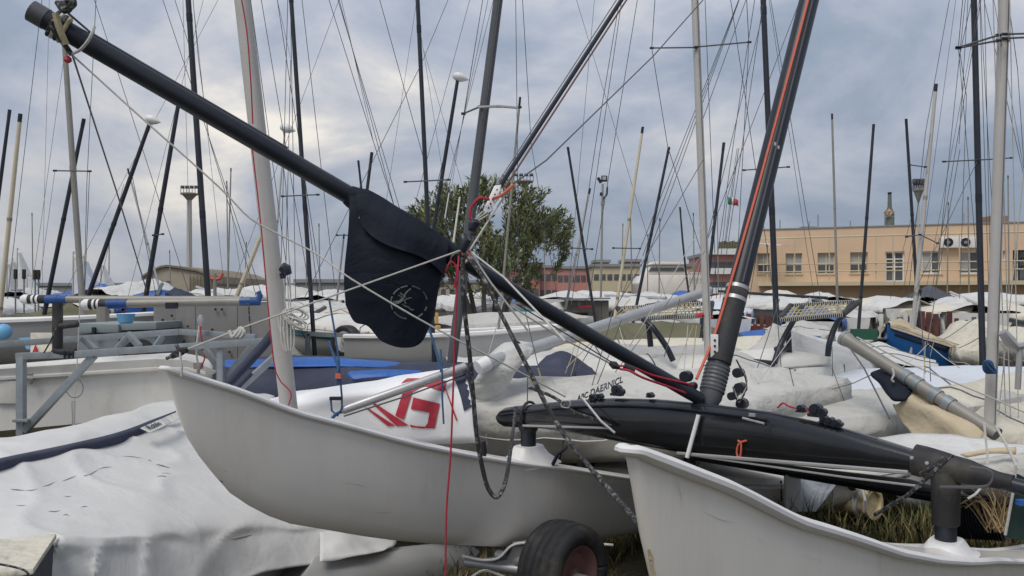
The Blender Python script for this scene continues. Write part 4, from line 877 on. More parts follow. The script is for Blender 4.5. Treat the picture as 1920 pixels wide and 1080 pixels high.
rows = [[(918, 665, 6.25), (945, 646, 6.3), (975, 640, 6.4), (998, 645, 6.5)], [(912, 678, 6.0), (945, 655, 6.05), (980, 652, 6.1), (1000, 655, 6.2)], [(895, 705, 5.95), (930, 690, 5.95), (965, 685, 6.0), (992, 668, 6.1)], [(884, 725, 5.95), (915, 722, 5.95), (950, 716, 6.0), (970, 690, 6.1)], [(892, 748, 6.0), (915, 750, 6.0), (938, 742, 6.05), (950, 725, 6.1)]]
MB().patch([[P(*q_) for q_ in r] for r in rows], 6, 5, amp=.025, fs=4).build('cloth_boot', 'tarp_w', sb, solid=.01, ang=80)
tb('hanging_cord', [P(1000-8, 690, 5.9), P(1003-8, 715, 5.88), P(1010, 725, 5.88), P(1013, 705, 5.9), P(1008, 690, 5.9)], .006, 'ropey', sb, smooth_n=3)
tb('hanging_cord', [P(990, 690, 5.85), P(988, 780, 5.8)], .004, 'wire', sb)
# ================================================================ MID-GROUND BOATS
b1 = boat('pale grey covered boat lettered in black behind the arched beam', 1190, 6.6, 3, 3.7, 1.6, zy(770, 6.0), zy(706, 6.6), 'tarp_g', 'gel2', seed=11, amp=.035, peak=.55, peakw=.5, sag=1.15, straps=0)
A = P(1083, 766, 5.65); B = P(1166, 715, 6.05); exx = (B-A).normalized(); eyy = Vector((0, .8, .6)); eyy = (eyy-exx*eyy.dot(exx)).normalized(); nn = exx.cross(eyy); nn = nn if nn.y < 0 else -nn
lt_o = (A, exx, eyy, nn)
b2 = boat('pale grey boat cover with long soft folds right of the mast foot', 1520, 7.0, -4, 3.7, 1.7, zy(785, 6.4), zy(738, 7.0), 'tarp_g', 'gel2', seed=12, amp=.04, peak=.4, peakw=.6, sag=1.1, straps=0)
tn = thing('covered_boat', 'white covered boat with a tall tent peak and boxy skirts right of the black mast', 'boat', G2(1500, 9.2)+(0,))
eav = [P(x, y, d) for x, y, d in ((1358, 692, 8.5), (1420, 694, 8.2), (1490, 692, 8.1), (1562, 686, 8.3), (1618, 676, 8.7), (1672, 664, 9.4), (1668, 652, 10.2), (1610, 650, 10.6), (1530, 652, 10.6), (1450, 655, 10.4), (1390, 664, 10.0), (1352, 678, 9.2))]
ec = []
for k in range(12):
    p0, p1, p2, p3 = (eav[(k+j) % 12] for j in (-1, 0, 1, 2))
    for q_ in range(6):
        t_ = q_/6; ec.append(.5*((2*p1)+(p2-p0)*t_+(2*p0-5*p1+4*p2-p3)*t_*t_+(3*p1-p0-3*p2+p3)*t_**3))
cen = sum(ec, Vector())/72; apx = P(1450, 606, 8.9); apx2 = P(1459, 610, 9.0); rr = []
def tfold(k, v, a_): return (.5-abs(noise.noise(Vector((math.cos(k/72*6.283)*5, math.sin(k/72*6.283)*5, v)))))*a_
for v, kx in ((-.46, 1.03), (-.3, 1.02), (-.12, 1.012), (0, 1.0)):
    rr.append([cen+(p-cen)*(kx+tfold(k, v*2, .05 if v < 0 else 0))+Vector((0, 0, v+(.05*noise.noise(Vector((k*.3, 1, 2))) if v == -.46 else 0))) for k, p in enumerate(ec)])
for v in (.12, .25, .4, .55, .7, .85, .95, 1.0):
    rr.append([p*(1-v)+(apx if k % 72 < 30 else apx2)*v+Vector((0, 0, -.10*math.sin(math.pi*v)*(1-v*.3)+tfold(k, v*3+4, .06)*math.sin(math.pi*min(1, v+.1)))) for k, p in enumerate(ec)])
MB().loft(rr[::-1], cap=False).build('cover', 'tarp_w', tn, solid=.006, ang=75)
MB().loft([[cen+(p-cen)*.9+Vector((0, 0, -.1)) for p in ec[::3]], [cen+(p-cen)*.85+Vector((0, 0, -.5)) for p in ec[::3]], [cen+(p-cen)*.4+Vector((0, 0, -.8)) for p in ec[::3]]]).build('hull', 'gel2', tn)
for k in (-.5, .5): MB().box(Vector((cen.x+k, cen.y, .2)), (.08, .6, .4)).build('cradle', 'galv', tn)
MB().tube([apx-Vector((0, 0, 1.0)), apx-Vector((0, 0, .02))], .025, 8).build('tent_pole', 'alu', tn)
for k in (3, 12, 20, 28): MB().tube([rr[3][k]+Vector((0, -.01, 0)), rr[1][k]+Vector((0, -.015, 0)), rr[0][k]+Vector((0, 0, -.3))], .006, 4).build('tie_line', 'ropek', tn)
boat('small rounded pale grey cover just right of the mast boot', 1375, 8.0, 80, 2.6, 1.0, zy(715, 8.0), zy(672, 8.0), 'tarp_g', 'gel2', seed=14, peakw=.9, sag=.7, straps=1)
boat('cream covered boat below the long silver mast', 1160, 9.0, 8, 4.0, 1.6, zy(705, 8.4), zy(652, 9), 'tarp_w', 'gel2', seed=16, amp=.05, peak=.5, peakw=.4, straps=1)
boat('olive canvas covered boat under the black braced wing frame', 1110, 12.2, 7, 4.9, 1.7, zy(648, 12), zy(612, 12.2), 'olive', 'greyhull', seed=17, amp=.05, peakw=.6)
boat('grey hulled dinghy with a white deck between bag and tree', 860, 9.6, -6, 2.6, 1.3, zy(632, 9.3), zy(612, 9.6), 'tarp_g', 'greyhull', name='open_dinghy', seed=18, bare=True, depth=.6)
boat('grey-white day boat behind the tree trunk', 905, 12.5, 3, 3.6, 1.5, zy(612, 12.2), zy(590, 12.5), 'tarp_g', 'greyhull', seed=19, amp=.03, straps=1)
boat('flat white covered catamaran hull behind the grey mast foot', 1290, 10.5, 5, 4.2, 1.2, zy(668, 10.5), zy(640, 10.5), 'tarp_c', 'gel2', seed=20, amp=.03, peakw=.8)
boat('long narrow white hull with black trim behind the mast', 1260, 8.2, 3, 3.4, .7, zy(694, 8.2), zy(672, 8.2), 'gel2', 'gel2', name='racing_dinghy', seed=21, amp=.012, peakw=1, sag=.6, straps=1, skirt=.05)
boat('bluish white covered boat right of the beige sail', 1790, 8.4, -7, 4.0, 1.9, zy(752, 7.6), zy(694, 8.4), 'tarp_b', 'gel2', seed=22, amp=.03, peak=.5, peakw=.7, sag=1.0, straps=1)
boat('cream covered boat with a round white rim beside the blue hull', 1838, 12.4, 80, 3.0, 1.25, zy(655, 12), zy(606, 12.4), 'tarp_c', 'gel2', seed=23, amp=.04, wheels=True)
boat('cream cover over a dark open boat near the right mast foot', 1890, 7.2, 24, 3.4, 1.7, zy(790, 6.8), zy(708, 7.2), 'tarp_c', 'darkcov', seed=24, amp=.05, skirt=.1)
bb = boat('blue wooden boat with a beige cover leaning by the fence', 1735, 12.6, -146, 2.2, 1.2, .94, 1.16, 'beige', 'bluehull', seed=25, amp=.03, peak=.7, peakw=.6, skirt=.03, depth=.9, straps=2, zbow=.52)
boat('white boat cover with a square back edge behind the boom', 1655, 9.6, 70, 1.8, 1.0, zy(682, 9.5), zy(655, 9.6), 'tarp_w', 'gel2', seed=26)
boat('bright blue covered boat behind the black wing frame', 1520, 17, 70, 2.6, 1.3, zy(600, 17), zy(570, 17), 'blue', 'gel2', seed=27)
boat('blue tarpaulin covered dinghy by the maroon fence', 1415, 14.5, 25, 2.6, 1.2, zy(640, 14.3), zy(622, 14.5), 'blue', 'gel2', seed=28)
boat('white small motorboat with upright transom left of the tyre', 655, 10.8, 160, 2.6, 1.4, zy(616, 10.6), zy(596, 10.8), 'gel2', 'gel2', name='motorboat', seed=29, amp=.01, sag=.6, skirt=.04)
boat('pale grey flat boat on the ground behind the tyre', 740, 11.5, 12, 3.0, 1.3, zy(664, 11.5), zy(648, 11.5), 'tarp_c', 'gel2', seed=30)
# lettering on the central cover
def drape_text(txt, size, cx0, cy0, cx1, cy1, host, nm, m, shear=0):
    """lettering wrapped onto the real cover surface"""
    bpy.context.view_layer.update()
    cu = bpy.data.curves.new('t', 'FONT'); cu.body = txt; cu.size = 1; cu.shear = shear; cu.offset = .02
    ob = bpy.data.objects.new('t', cu); C.objects.link(ob); dg = bpy.context.evaluated_depsgraph_get(); me = ob.evaluated_get(dg).to_mesh()
    wd = max(v.co.x for v in me.vertices); polys = []
    q = lambda c: (cx0+(cx1-cx0)*c.x/wd, cy0+(cy1-cy0)*c.x/wd-c.y*size)
    for p in me.polygons: polys.append([q(me.vertices[k].co) for k in p.vertices])
    ob.evaluated_get(dg).to_mesh_clear(); bpy.data.objects.remove(ob); bpy.data.curves.remove(cu)
    cov = [c_ for c_ in host.children if c_.name.startswith(('cover', 'maker_tab'))][0]
    return drape(polys, cov, nm, m, host, off=.01, cuts=0)
drape_text('DAERNICL', 17, 1106, 743, 1168, 716, b1, 'lettering', 'skin', .1)
drape_text('ABC', 15, 1082, 752, 1103, 744, b1, 'lettering', 'skin', .1)
# wheel and frame of the trailer left of the bag
tl = thing('boat_trailer', 'galvanised trailer frame with a dark tyre and pale rim under the motorboat', 'trailer', G2(650, 9.6)+(0,))
tyre(P(650, 640, 9.5), Vector((.55, 1, 0)), .2, .08, tl)
for a_, b_ in (((577, 626), (577, 680)), ((577, 626), (688, 630)), ((688, 630), (686, 680)), ((560, 672), (700, 672))): MB().bar(P(*a_, 9.35), P(*b_, 9.35), .05, .05).build('frame_bar', 'galv', tl)
MB().tube([P(688, 622, 9.3), P(690, 636, 9.3), P(684, 642, 9.3)], .03, 8).build('yellow_strap', 'ropey', tl)
ys_ = thing('yellow_clamp', 'yellow strap clamp hanging behind the black bag edge', 'clamp', P(822, 600, 8.8))
MB().box(P(819, 597, 8.8), (.035, .04, .13)).build('body', 'yellow', ys_, bevel=.008); MB().box(P(821, 613, 8.8), (.06, .04, .04)).build('hook', 'yellow', ys_, bevel=.008)
# ---------- wings with nets
def wing(label, corners, d0, d1, legs, nx, group):
    # corners: tl, tr, br, bl in px; far edge at d1, near edge at d0
    t = thing('wing_frame', label, 'wing frame', P(*corners[3], d0), group)
    a_, b_, c_, e_ = P(*corners[0], d1), P(*corners[1], d1), P(*corners[2], d0), P(*corners[3], d0)
    for x, y in ((a_, b_), (e_, c_)): MB().tube([x, y], .022, 10).build('rail', 'blackm', t)
    for x, y in ((b_, c_), (e_, a_)): MB().tube([x, y], .03, 10).build('side_tube', 'rubber', t)
    g = MB()
    for k in range(1, nx):
        u = k/nx; g.tube([a_+(b_-a_)*u, e_+(c_-e_)*min(1, u+.04)], .008, 4)
    for k in range(1, 5):
        v = k/5; g.tube([a_+(e_-a_)*v, b_+(c_-b_)*v], .006, 4)
    o = g.build('net', 'ropey', t); o['kind'] = 'stuff'
    g = MB()
    for k in range(nx*2):   # white lashings round the rails
        u = (k+.5)/(nx*2)
        for x, y in ((a_, b_), (e_, c_)): g.tube([x+(y-x)*(u-.005), x+(y-x)*(u+.005)], .0255, 6)
    o = g.build('lashings', 'mastw', t); o['kind'] = 'stuff'
    for pts in legs: MB().tube(catmull([P(x, y, d_) for x, y, d_ in pts], 4), .03, 10).build('leg', 'blackm', t)
    return t
wing('flat laced net wing frame left of the grey mast', ((1158, 578), (1335, 568), (1330, 592), (1178, 598)), 8.0, 9.0, (((1205, 598, 8.0), (1222, 612, 7.9), (1248, 648, 7.8), (1262, 676, 7.8)), ((1216, 606, 8.0), (1220, 650, 8.0))), 22, 'trapeze wings with laced nets')
wing('black legged laced net wing frame right of the black mast', ((1482, 573), (1612, 565), (1580, 590), (1460, 600)), 8.0, 8.8, (((1503, 576, 8.6), (1480, 615, 8.2), (1462, 650, 8.1), (1452, 680, 8.0)), ((1598, 568, 8.6), (1570, 605, 8.2), (1556, 640, 8.1), (1552, 668, 8.1)), ((1478, 622, 8.25), (1480, 660, 8.2)), ((1452, 682, 8.0), (1410, 678, 8.0), (1372, 680, 8.0)), ((1455, 655, 8.1), (1480, 652, 8.2))), 16, 'trapeze wings with laced nets')
# ---------- beige sail on grey boom
bm_ = thing('boom_with_sail', 'grey boom with a drooping beige sail and black corner patch', 'boom', P(1720, 715, 6.0))
A, B = P(1583, 634, 6.4), P(1870, 815, 5.3)
MB().tube([A, A+(B-A)*.03, A+(B-A)*.04, B], [.06, .06, .052, .048], 18).build('tube', 'mastg', bm_)
MB().tube([A-(B-A).normalized()*.012, A+(B-A)*.012], .064, 18).build('end_ring', 'galv', bm_)
MB().tube([A-(B-A).normalized()*.016, A-(B-A).normalized()*.0], .028, 12).build('end_hole', 'blackm', bm_)
for u in (.45, .52, .64, .72): c = A+(B-A)*u; MB().tube([c-(B-A).normalized()*.03, c+(B-A).normalized()*.03], .058, 14).build('boom_band', 'galv', bm_)
rows = [[(1650, 692, 6.2), (1690, 690, 6.1), (1722, 708, 5.95)], [(1632, 702, 6.1), (1680, 712, 5.95), (1712, 732, 5.85)], [(1648, 718, 6.05), (1672, 740, 5.85), (1700, 748, 5.8)], [(1662, 738, 6.0), (1676, 750, 5.85), (1692, 752, 5.82)]]
MB().patch([[P(*q_) for q_ in r] for r in rows], 6, 6, amp=.015, fs=4).build('black_patch', 'bag', bm_, solid=.01)
rows = [[(1712, 712, 5.95), (1760, 748, 5.75), (1800, 778, 5.55), (1850, 810, 5.35)], [(1700, 735, 5.85), (1745, 768, 5.62), (1785, 800, 5.45), (1830, 835, 5.3)], [(1690, 750, 5.85), (1722, 785, 5.7), (1755, 820, 5.55), (1800, 850, 5.4)], [(1676, 752, 5.95), (1692, 785, 5.85), (1712, 820, 5.7), (1735, 850, 5.6)]]
MB().patch([[P(*q_) for q_ in r] for r in rows], 7, 7, amp=.05, fs=3.2).build('sailcloth', 'beige', bm_, solid=.008, ang=80)
tb('cord', [P(1673, 690, 5.9), P(1676, 702, 5.88), P(1672, 712, 5.88), P(1676, 716, 5.88)], .008, 'wirel', bm_, smooth_n=3)
tb('boom_rope', [P(1592, 650, 6.2), P(1620, 690, 6.0), P(1668, 785, 5.5)], .006, 'wire', bm_)
tb('boom_rope', [P(1606, 632, 6.3), P(1700, 680, 6.1), P(1850, 742, 5.9), P(1960, 790, 5.8)], .006, 'wirel', bm_)
# ---------- rolled canvas at the far right and bits behind the beam
rc = thing('folded_canvas', 'folded grey and tan canvas behind the beam at the right edge', 'canvas', P(1840, 870, 4.6))
MB().patch([[P(x, y, d) for x, y, d in r] for r in ([(1640, 822, 5.2), (1750, 815, 5.1), (1850, 822, 5.0), (1960, 838, 4.9)], [(1660, 845, 4.9), (1750, 842, 4.8), (1840, 848, 4.7), (1960, 850, 4.6)], [(1680, 868, 4.7), (1760, 866, 4.65), (1850, 860, 4.5), (1960, 858, 4.45)])], 7, 6, amp=.03, fs=3).build('upper_fold', 'tarp_w', rc, solid=.01)
MB().patch([[P(x, y, d) for x, y, d in r] for r in ([(1790, 862, 4.6), (1850, 858, 4.5), (1960, 850, 4.5)], [(1800, 880, 4.5), (1860, 878, 4.4), (1960, 880, 4.4)], [(1800, 905, 4.5), (1860, 905, 4.4), (1960, 915, 4.4)], [(1810, 925, 4.7), (1860, 930, 4.6), (1960, 930, 4.6)])], 7, 6, amp=.05, fs=3).build('lower_fold', 'tarp_g', rc, solid=.01)
MB().patch([[P(x, y, d) for x, y, d in r] for r in ([(1800, 852, 4.46), (1850, 842, 4.42), (1905, 838, 4.4)], [(1812, 858, 4.44), (1860, 850, 4.4), (1905, 852, 4.38)])], 6, 3).build('tan_lining', 'beige', rc, solid=.008)
wd_ = boat('white dinghy bow under the arched beam', 1400, 6.4, -20, 2.4, 1.0, zy(905, 6.0), zy(880, 6.2), 'gel2', 'gel', name='small_dinghy', seed=33, amp=.005, sag=.6, skirt=.03, straps=0, trolley=False, depth=.35)
lbp = thing('light_blue_panel', 'pale blue grey hull panel standing under the right of the beam', 'hull panel', P(1530, 910, 5.8))
MB().prism([P(1488, 960, 5.7), P(1530, 960, 5.75), P(1585, 888, 5.9), P(1500, 884, 5.75), P(1488, 886, 5.7)], (0, .05, 0)).build('panel', 'tarp_b', lbp, bevel=.008)
MB().prism([P(1474, 958, 5.68), P(1500, 960, 5.68), P(1502, 888, 5.68), P(1474, 890, 5.68)], (0, .05, 0)).build('edge', 'whitep', lbp, smooth=False)
# ---------- debris on the grass
fp = thing('foam_fender', 'cracked cream foam cylinder tied with rope on the grass', 'fender', P(1600, 935, 6.0))
A, B = P(1572, 935, 6.15), P(1640, 945, 5.9); ax_ = (B-A).normalized(); e1_ = Vector((0, 0, 1)); e1_ = (e1_-ax_*e1_.dot(ax_)).normalized(); e2_ = ax_.cross(e1_)
rr = []
for k in range(13):
    u = k/12; c = A+(B-A)*u; r_ = .105*(1+.16*math.cos(2*math.pi*u)**2*(1 if abs(u-.5) > .3 else .2))
    rr.append([c+(e1_*math.cos(x)+e2_*math.sin(x))*r_*(1+.06*noise.noise(Vector((k*.6, x*2, 1)))) for x in [2*math.pi*i/22 for i in range(22)]])
inn = [[c_*.75+(sum(r, Vector())/22)*.25 for c_ in r] for r in rr]
MB().loft(rr+[inn[-1], inn[-2]]).build('cylinder', 'pipe', fp)
for k in range(3):
    c = A+(B-A)*(.55+.1*k); tb('rope', [c+(e1_*math.cos(x)+e2_*math.sin(x))*.115+ax_*.03*math.sin(x+k) for x in [2*math.pi*i/14 for i in range(15)]], .010, 'wirel', fp)
m = MB(); m.tube([P(1600, 912, 5.85), P(1618, 920, 5.75), P(1622, 938, 5.72), P(1620, 960, 5.75)], .012, 6); m.tube([P(1606, 918, 5.8), P(1622, 908, 5.8), P(1630, 922, 5.75)], .012, 6); m.build('rope_knot', 'wirel', fp)
MB().tube([P(1597, 912, 5.9), P(1612, 908, 5.8)], [.035, .03], 10).build('plug', 'rubber', fp)
cd = thing('corrugated_drum', 'black corrugated plastic drum lying in the grass behind the beam post', 'drum', P(1835, 960, 5.2))
A, B = P(1778, 958, 5.2), P(1882, 962, 5.0)
pts = [A+(B-A)*(k/72) for k in range(73)]
MB().tube(pts, [.17+.011*math.sin(k*2*math.pi/4) for k in range(73)], 24).build('body', 'corr', cd, ang=80)
MB().box(P(1868, 925, 5.0), (.12, .05, .05)).build('handle', 'blackm', cd, bevel=.01)
pot = thing('rusty_pot', 'small dark round can behind the foam cylinder', 'can', P(1638, 912, 6.3))
MB().tube([P(1642, 925, 6.3), P(1642, 905, 6.3), P(1642, 900, 6.3)], [.10, .10, .085], 16).build('body', 'rim_r', pot); MB().tube([P(1642, 901, 6.3), P(1642, 897, 6.3)], .1, 16).build('lid', 'galv', pot)
st = MB()
c = P(1715, 918, 6.0)
rr = [[c+Vector((math.sin(a_)*.15*math.cos(x)*(1+.25*noise.noise(Vector((a_*2, x, 3)))), math.sin(a_)*.13*math.sin(x), math.cos(a_)*.15*(1+.2*noise.noise(Vector((a_, x*1.5, 8)))))) for x in [2*math.pi*i/12 for i in range(12)]] for a_ in [.08+math.pi*.95*i/8 for i in range(9)]]
tag(st.loft(rr).build('rock', 'stone'), 'pale grey rock in the grass left of the beam post', 'rock')
gs2 = thing('green_strap', 'dark green strap with blue tape hanging at the right edge', 'strap', P(1905, 950, 3.3))
MB().prism([P(1888, 1008, 3.35), P(1930, 1015, 3.3), P(1930, 900, 3.3), P(1912, 890, 3.32)], (0, .02, 0)).build('webbing', 'dgreen', gs2, smooth=False)
MB().box(P(1916, 942, 3.27), (.035, .03, .022)).build('tape', 'blue', gs2)
tb('edge_cord', [P(1905, 872, 3.3), P(1900, 920, 3.3), P(1885, 1003, 3.32)], .006, 'wirel', gs2)
tb('edge_cord', [P(1845, 792, 4.0), P(1852, 880, 3.9), P(1835, 920, 3.8), P(1815, 935, 3.8)], .006, 'wirel', gs2, smooth_n=3)
tb('edge_cord', [P(1868, 800, 4.0), P(1895, 850, 3.6), P(1908, 880, 3.4)], .006, 'wirel', gs2, smooth_n=3)
# ---------- picket fences
def fence(label, x0, x1, yt, yb, d0, d1, mt, seed, w=8):
    t = thing('picket_fence', label, 'fence', P((x0+x1)/2, 640, (d0+d1)/2)*1, 'picket fences of old pallets'); ORG[t.name].z = 0; t.location.z = 0
    rnd = random.Random(seed); n_ = int((x1-x0)/(w*1.36)); A, B = P(x0, yt, d0), P(x1, yt, d1); ux = (B-A).normalized(); rz = math.atan2(ux.y, ux.x)
    zb = .1
    src = None
    for k in range(n_):
        c = A+(B-A)*((k+.5)/n_); top = c.z+rnd.uniform(-.08, .08); wd = px2w(w, d0)*rnd.uniform(.85, 1.2)
        MB().box(Vector((c.x, c.y, (zb+top)/2)), (wd, .022, top-zb), rz=rz+rnd.uniform(-.05, .05)).build('picket', mt if rnd.random() < .8 else 'greyw', t, smooth=False)
    for f in (.45, .8):
        z = zb+(A.z-zb)*f; MB().bar(Vector((A.x, A.y+.03, z)), Vector((B.x, B.y+.03, z)), .025, .09).build('rail', mt, t, smooth=False)
    return t
fence('maroon picket fence right beside the black mast', 1385, 1460, 588, 640, 15.5, 15.3, 'maroon', 1, 9)
fence('maroon picket fence behind the blue boat', 1722, 1800, 590, 640, 16.0, 16.0, 'maroon', 2, 9)
fence('grey picket fence between blue boat and dark right mast', 1802, 1850, 596, 640, 16.0, 16.2, 'greyw', 3, 10)
fence('pale grey low pickets left of the blue boat', 1625, 1716, 592, 640, 17, 16.2, 'gel2', 4, 8)
sh = thing('plank_shed', 'low grey brown plank shed with a dark opening behind the bow pole', 'shed', G2(1100, 17)+(0,))
for k in range(6):
    a_ = 1058+14*k; MB().prism([P(a_, 625, 17), P(a_+13.4, 625, 17), P(a_+13.4, 563, 17), P(a_, 563, 17)], (0, .05, 0)).build('plank', 'greyw', sh, smooth=False)
MB().prism([P(1072, 618, 16.98), P(1102, 618, 16.98), P(1102, 586, 16.98), P(1072, 586, 16.98)], (0, -.02, 0)).build('opening', 'blackm', sh, smooth=False)
MB().prism([P(1055, 563, 16.9), P(1145, 561, 16.9), P(1145, 558, 16.9), P(1055, 560, 16.9)], (0, 2, 0)).build('roof', 'greyb', sh, smooth=False)
MB().bar(P(1085, 576, 16.9), P(1115, 574, 16.9), .05, .05).build('red_bar', 'red', sh)
gb = thing('green_board', 'green rectangular board standing left of the blue boat', 'board', P(1620, 628, 12)); MB().box(P(1620, 627, 12), (.42, .03, .17)).build('panel', 'green', gb, smooth=False)
for k in (-.17, .17): MB().bar(P(1620, 632, 12.03)+Vector((k, 0, 0)), P(1620, 632, 12.03)+Vector((k, 0, -1.2)), .03, .03).build('leg', 'greyw', gb)
tp2 = thing('teal_crate', 'teal and green crate on posts behind the bow pole', 'crate', P(975, 592, 14)); MB().box(P(980, 594, 14), (.36, .3, .24)).build('body', 'teal', tp2, bevel=.01)
for a_ in (1000, 1018): MB().bar(P(a_, 590, 13.6), P(a_, 640, 13.6), .06, .05).build('leg', 'whitep', tp2)
rdb = thing('red_spreader_bar', 'red padded bar tied across the grey mast', 'bar', P(1318, 593, 8.6)); MB().tube([P(1304, 592, 8.0), P(1318, 591, 8.0), P(1336, 595, 8.0)], [.025, .03, .018], 10).build('pad', 'red', rdb); tb('cord', [P(1318, 591, 7.97), P(1318, 640, 7.95)], .006, 'ropek', rdb)
# dark big cover, far right
boat('tall charcoal covered boat behind the fence', 1742, 22, 60, 4.6, 2.2, zy(575, 22), zy(538, 22), 'darkcov', 'darkcov', seed=40, skirt=.9, trolley=False)
# ================================================================ FAR ROWS
far = [ # px, d, yaw, L, W, ygun, yridge, cover, hull, label
 (30, 16, 20, 4.2, 1.8, 578, 556, 'tarp_w', 'gel2', 'white covered dinghy below the leftmost white sails'),
 (70, 12, -10, 3.6, 1.5, 598, 582, 'olive', 'gel2', 'grey green covered dinghy below the left pair of black bars'),
 (110, 19, 30, 3.6, 1.7, 568, 552, 'tarp_w', 'gel2', 'white covered dinghy left of the leaning grey mast foot'),
 (75, 25, 0, 4.5, 2.2, 556, 536, 'tarp_g', 'gel2', 'grey covered boat behind the leftmost white sails'),
 (120, 24, 10, 4.2, 2, 558, 543, 'blue', 'gel2', 'blue and white covered boat left of the leaning dark mast'),
 (165, 18, -20, 3.8, 1.7, 574, 558, 'tarp_c', 'gel2', 'cream covered dinghy at the foot of the leaning grey mast'),
 (200, 23, 15, 3.8, 1.8, 555, 530, 'blue', 'gel2', 'royal blue covered boat left of the striped humped cover'),
 (235, 17, 5, 4.0, 1.8, 576, 556, 'tarp_c', 'gel2', 'cream covered dinghy below the humped cover'),
 (260, 20, -15, 3.8, 1.9, 552, 523, 'tarp_w', 'gel2', 'pale lilac humped cover with dark stripes left of the shed'),
 (300, 15, 28, 3.4, 1.6, 566, 541, 'blue', 'blue', 'bright blue covered dinghy in front of the tan shed'),
 (340, 16, 0, 3.4, 1.6, 563, 545, 'tarp_w', 'gel2', 'white covered dinghy right of the bright blue one'),
 (352, 13, 70, .8, .34, 560, 542, 'navy', 'navy', 'small navy bundle standing on the box edge'),
 (385, 19, 8, 4.2, 1.8, 560, 541, 'tarp_w', 'gel2', 'white covered dinghy beside the thick dark mast foot'),
 (435, 21, -12, 4.2, 1.9, 556, 538, 'tarp_w', 'gel2', 'white covered boat right of the thick dark mast'),
 (465, 30, 5, 6, 2.4, 548, 532, 'gel2', 'gel2', 'white motor cruiser left of the near white mast'),
 (500, 17, 18, 3.6, 1.6, 578, 560, 'tarp_c', 'gel2', 'cream covered dinghy just left of the near white mast'),
 (575, 16, -8, 3.8, 1.6, 582, 562, 'tarp_w', 'gel2', 'white covered dinghy just right of the near white mast'),
 (565, 24, 12, 5, 2.2, 556, 534, 'tarp_g', 'gel2', 'grey covered boat right of the near white mast, farther back'),
 (590, 12, 4, 3.2, 1.3, 612, 594, 'gel2', 'gel2', 'white upturned dinghy right of the rope coil'),
 (620, 22, 20, 4.2, 2, 560, 540, 'tarp_w', 'gel2', 'white covered boat left of the black bag'),
 (640, 14, -10, 3.4, 1.5, 598, 578, 'tarp_c', 'greyhull', 'cream covered boat directly left of the black bag bottom'),
 (690, 27, 0, 4.5, 2, 556, 542, 'tarp_w', 'gel2', 'white covered boat hidden behind the black bag'),
 (830, 20, 10, 4, 1.8, 566, 552, 'tarp_w', 'gel2', 'white covered boat between bag and tree'),
 (880, 26, -5, 5, 2.2, 560, 545, 'gel2', 'gel2', 'white cabin boat behind the tree trunks'),
 (915, 17, 14, 4, 1.7, 577, 562, 'tarp_w', 'gel2', 'white covered dinghy behind the tree trunks, nearer'),
 (960, 22, 5, 4.4, 1.9, 566, 552, 'blue', 'gel2', 'blue topped covered boat right of the tree trunks'),
 (1010, 18, -14, 4, 1.8, 582, 566, 'tarp_w', 'gel2', 'white covered dinghy right of the tree trunks'),
 (1030, 13.5, 12, 3.6, 1.5, 622, 604, 'tarp_c', 'olive', 'cream topped olive boat behind the long silver mast'),
 (1060, 25, 0, 5, 2.2, 558, 544, 'tarp_w', 'gel2', 'white covered boat beyond the plank shed'),
 (1130, 28, 10, 5, 2.2, 556, 542, 'tarp_w', 'gel2', 'white covered boat beyond the shed, right end'),
 (1170, 19, 20, 4, 1.8, 572, 553, 'tarp_w', 'gel2', 'white covered boat left behind the laced net'),
 (1240, 21, -10, 4.4, 2, 566, 546, 'tarp_w', 'gel2', 'white covered boat with navy mark behind the laced net'),
 (1285, 16, 12, 3.6, 1.6, 592, 576, 'tarp_w', 'gel2', 'white covered dinghy below the laced net'),
 (1210, 14, 6, 3.8, 1.6, 610, 596, 'tarp_g', 'gel2', 'grey covered dinghy below the laced net'),
 (1295, 26, 5, 3.2, 1.8, 558, 544, 'blue', 'gel2', 'blue tub shaped cover left of the grey mast'),
 (1345, 18, -6, 3.6, 1.7, 582, 566, 'tarp_b', 'gel2', 'bluish covered dinghy between grey mast and black mast'),
 (1410, 20, 14, 4.4, 2, 570, 549, 'tarp_w', 'gel2', 'white covered boat above the maroon fence by the black mast'),
 (1470, 24, 0, 4.4, 2.1, 562, 540, 'tarp_c', 'gel2', 'cream covered boat left of the blue one'),
 (1540, 26, 12, 4.6, 2, 560, 545, 'tarp_w', 'gel2', 'white covered boat right of the blue one'),
 (1575, 18, -20, 3.6, 1.6, 590, 575, 'tarp_w', 'gel2', 'white covered dinghy under the right end of the wing net'),
 (1650, 20, 10, 4.2, 2, 574, 551, 'tarp_w', 'gel2', 'white covered boat left of the pale mast foot'),
 (1690, 19, 25, 3.8, 1.9, 580, 558, 'tarp_c', 'gel2', 'cream peaked cover above the blue boat bow'),
 (1800, 19, -8, 4.2, 2.1, 582, 553, 'tarp_w', 'gel2', 'white peaked cover above the maroon fence'),
 (1835, 25, 12, 4.4, 2.1, 562, 545, 'tarp_w', 'gel2', 'white covered boat behind the dark right mast'),
 (1905, 18, 10, 4.2, 2, 588, 566, 'tarp_c', 'gel2', 'cream covered boat right of the near white mast at the edge'),
 (1950, 10.5, 15, 2.6, 1.3, 640, 616, 'tarp_c', 'gel2', 'cream covered dinghy beyond the right edge mast'),
 (1545, 13.5, 10, 3.4, 1.4, 632, 618, 'tarp_w', 'gel2', 'white low dinghy under the wing net legs'),
 (1500, 12.6, -8, 2.4, 1.0, 622, 610, 'tarp_g', 'bluehull', 'grey covered small blue boat under the wing net'),
]
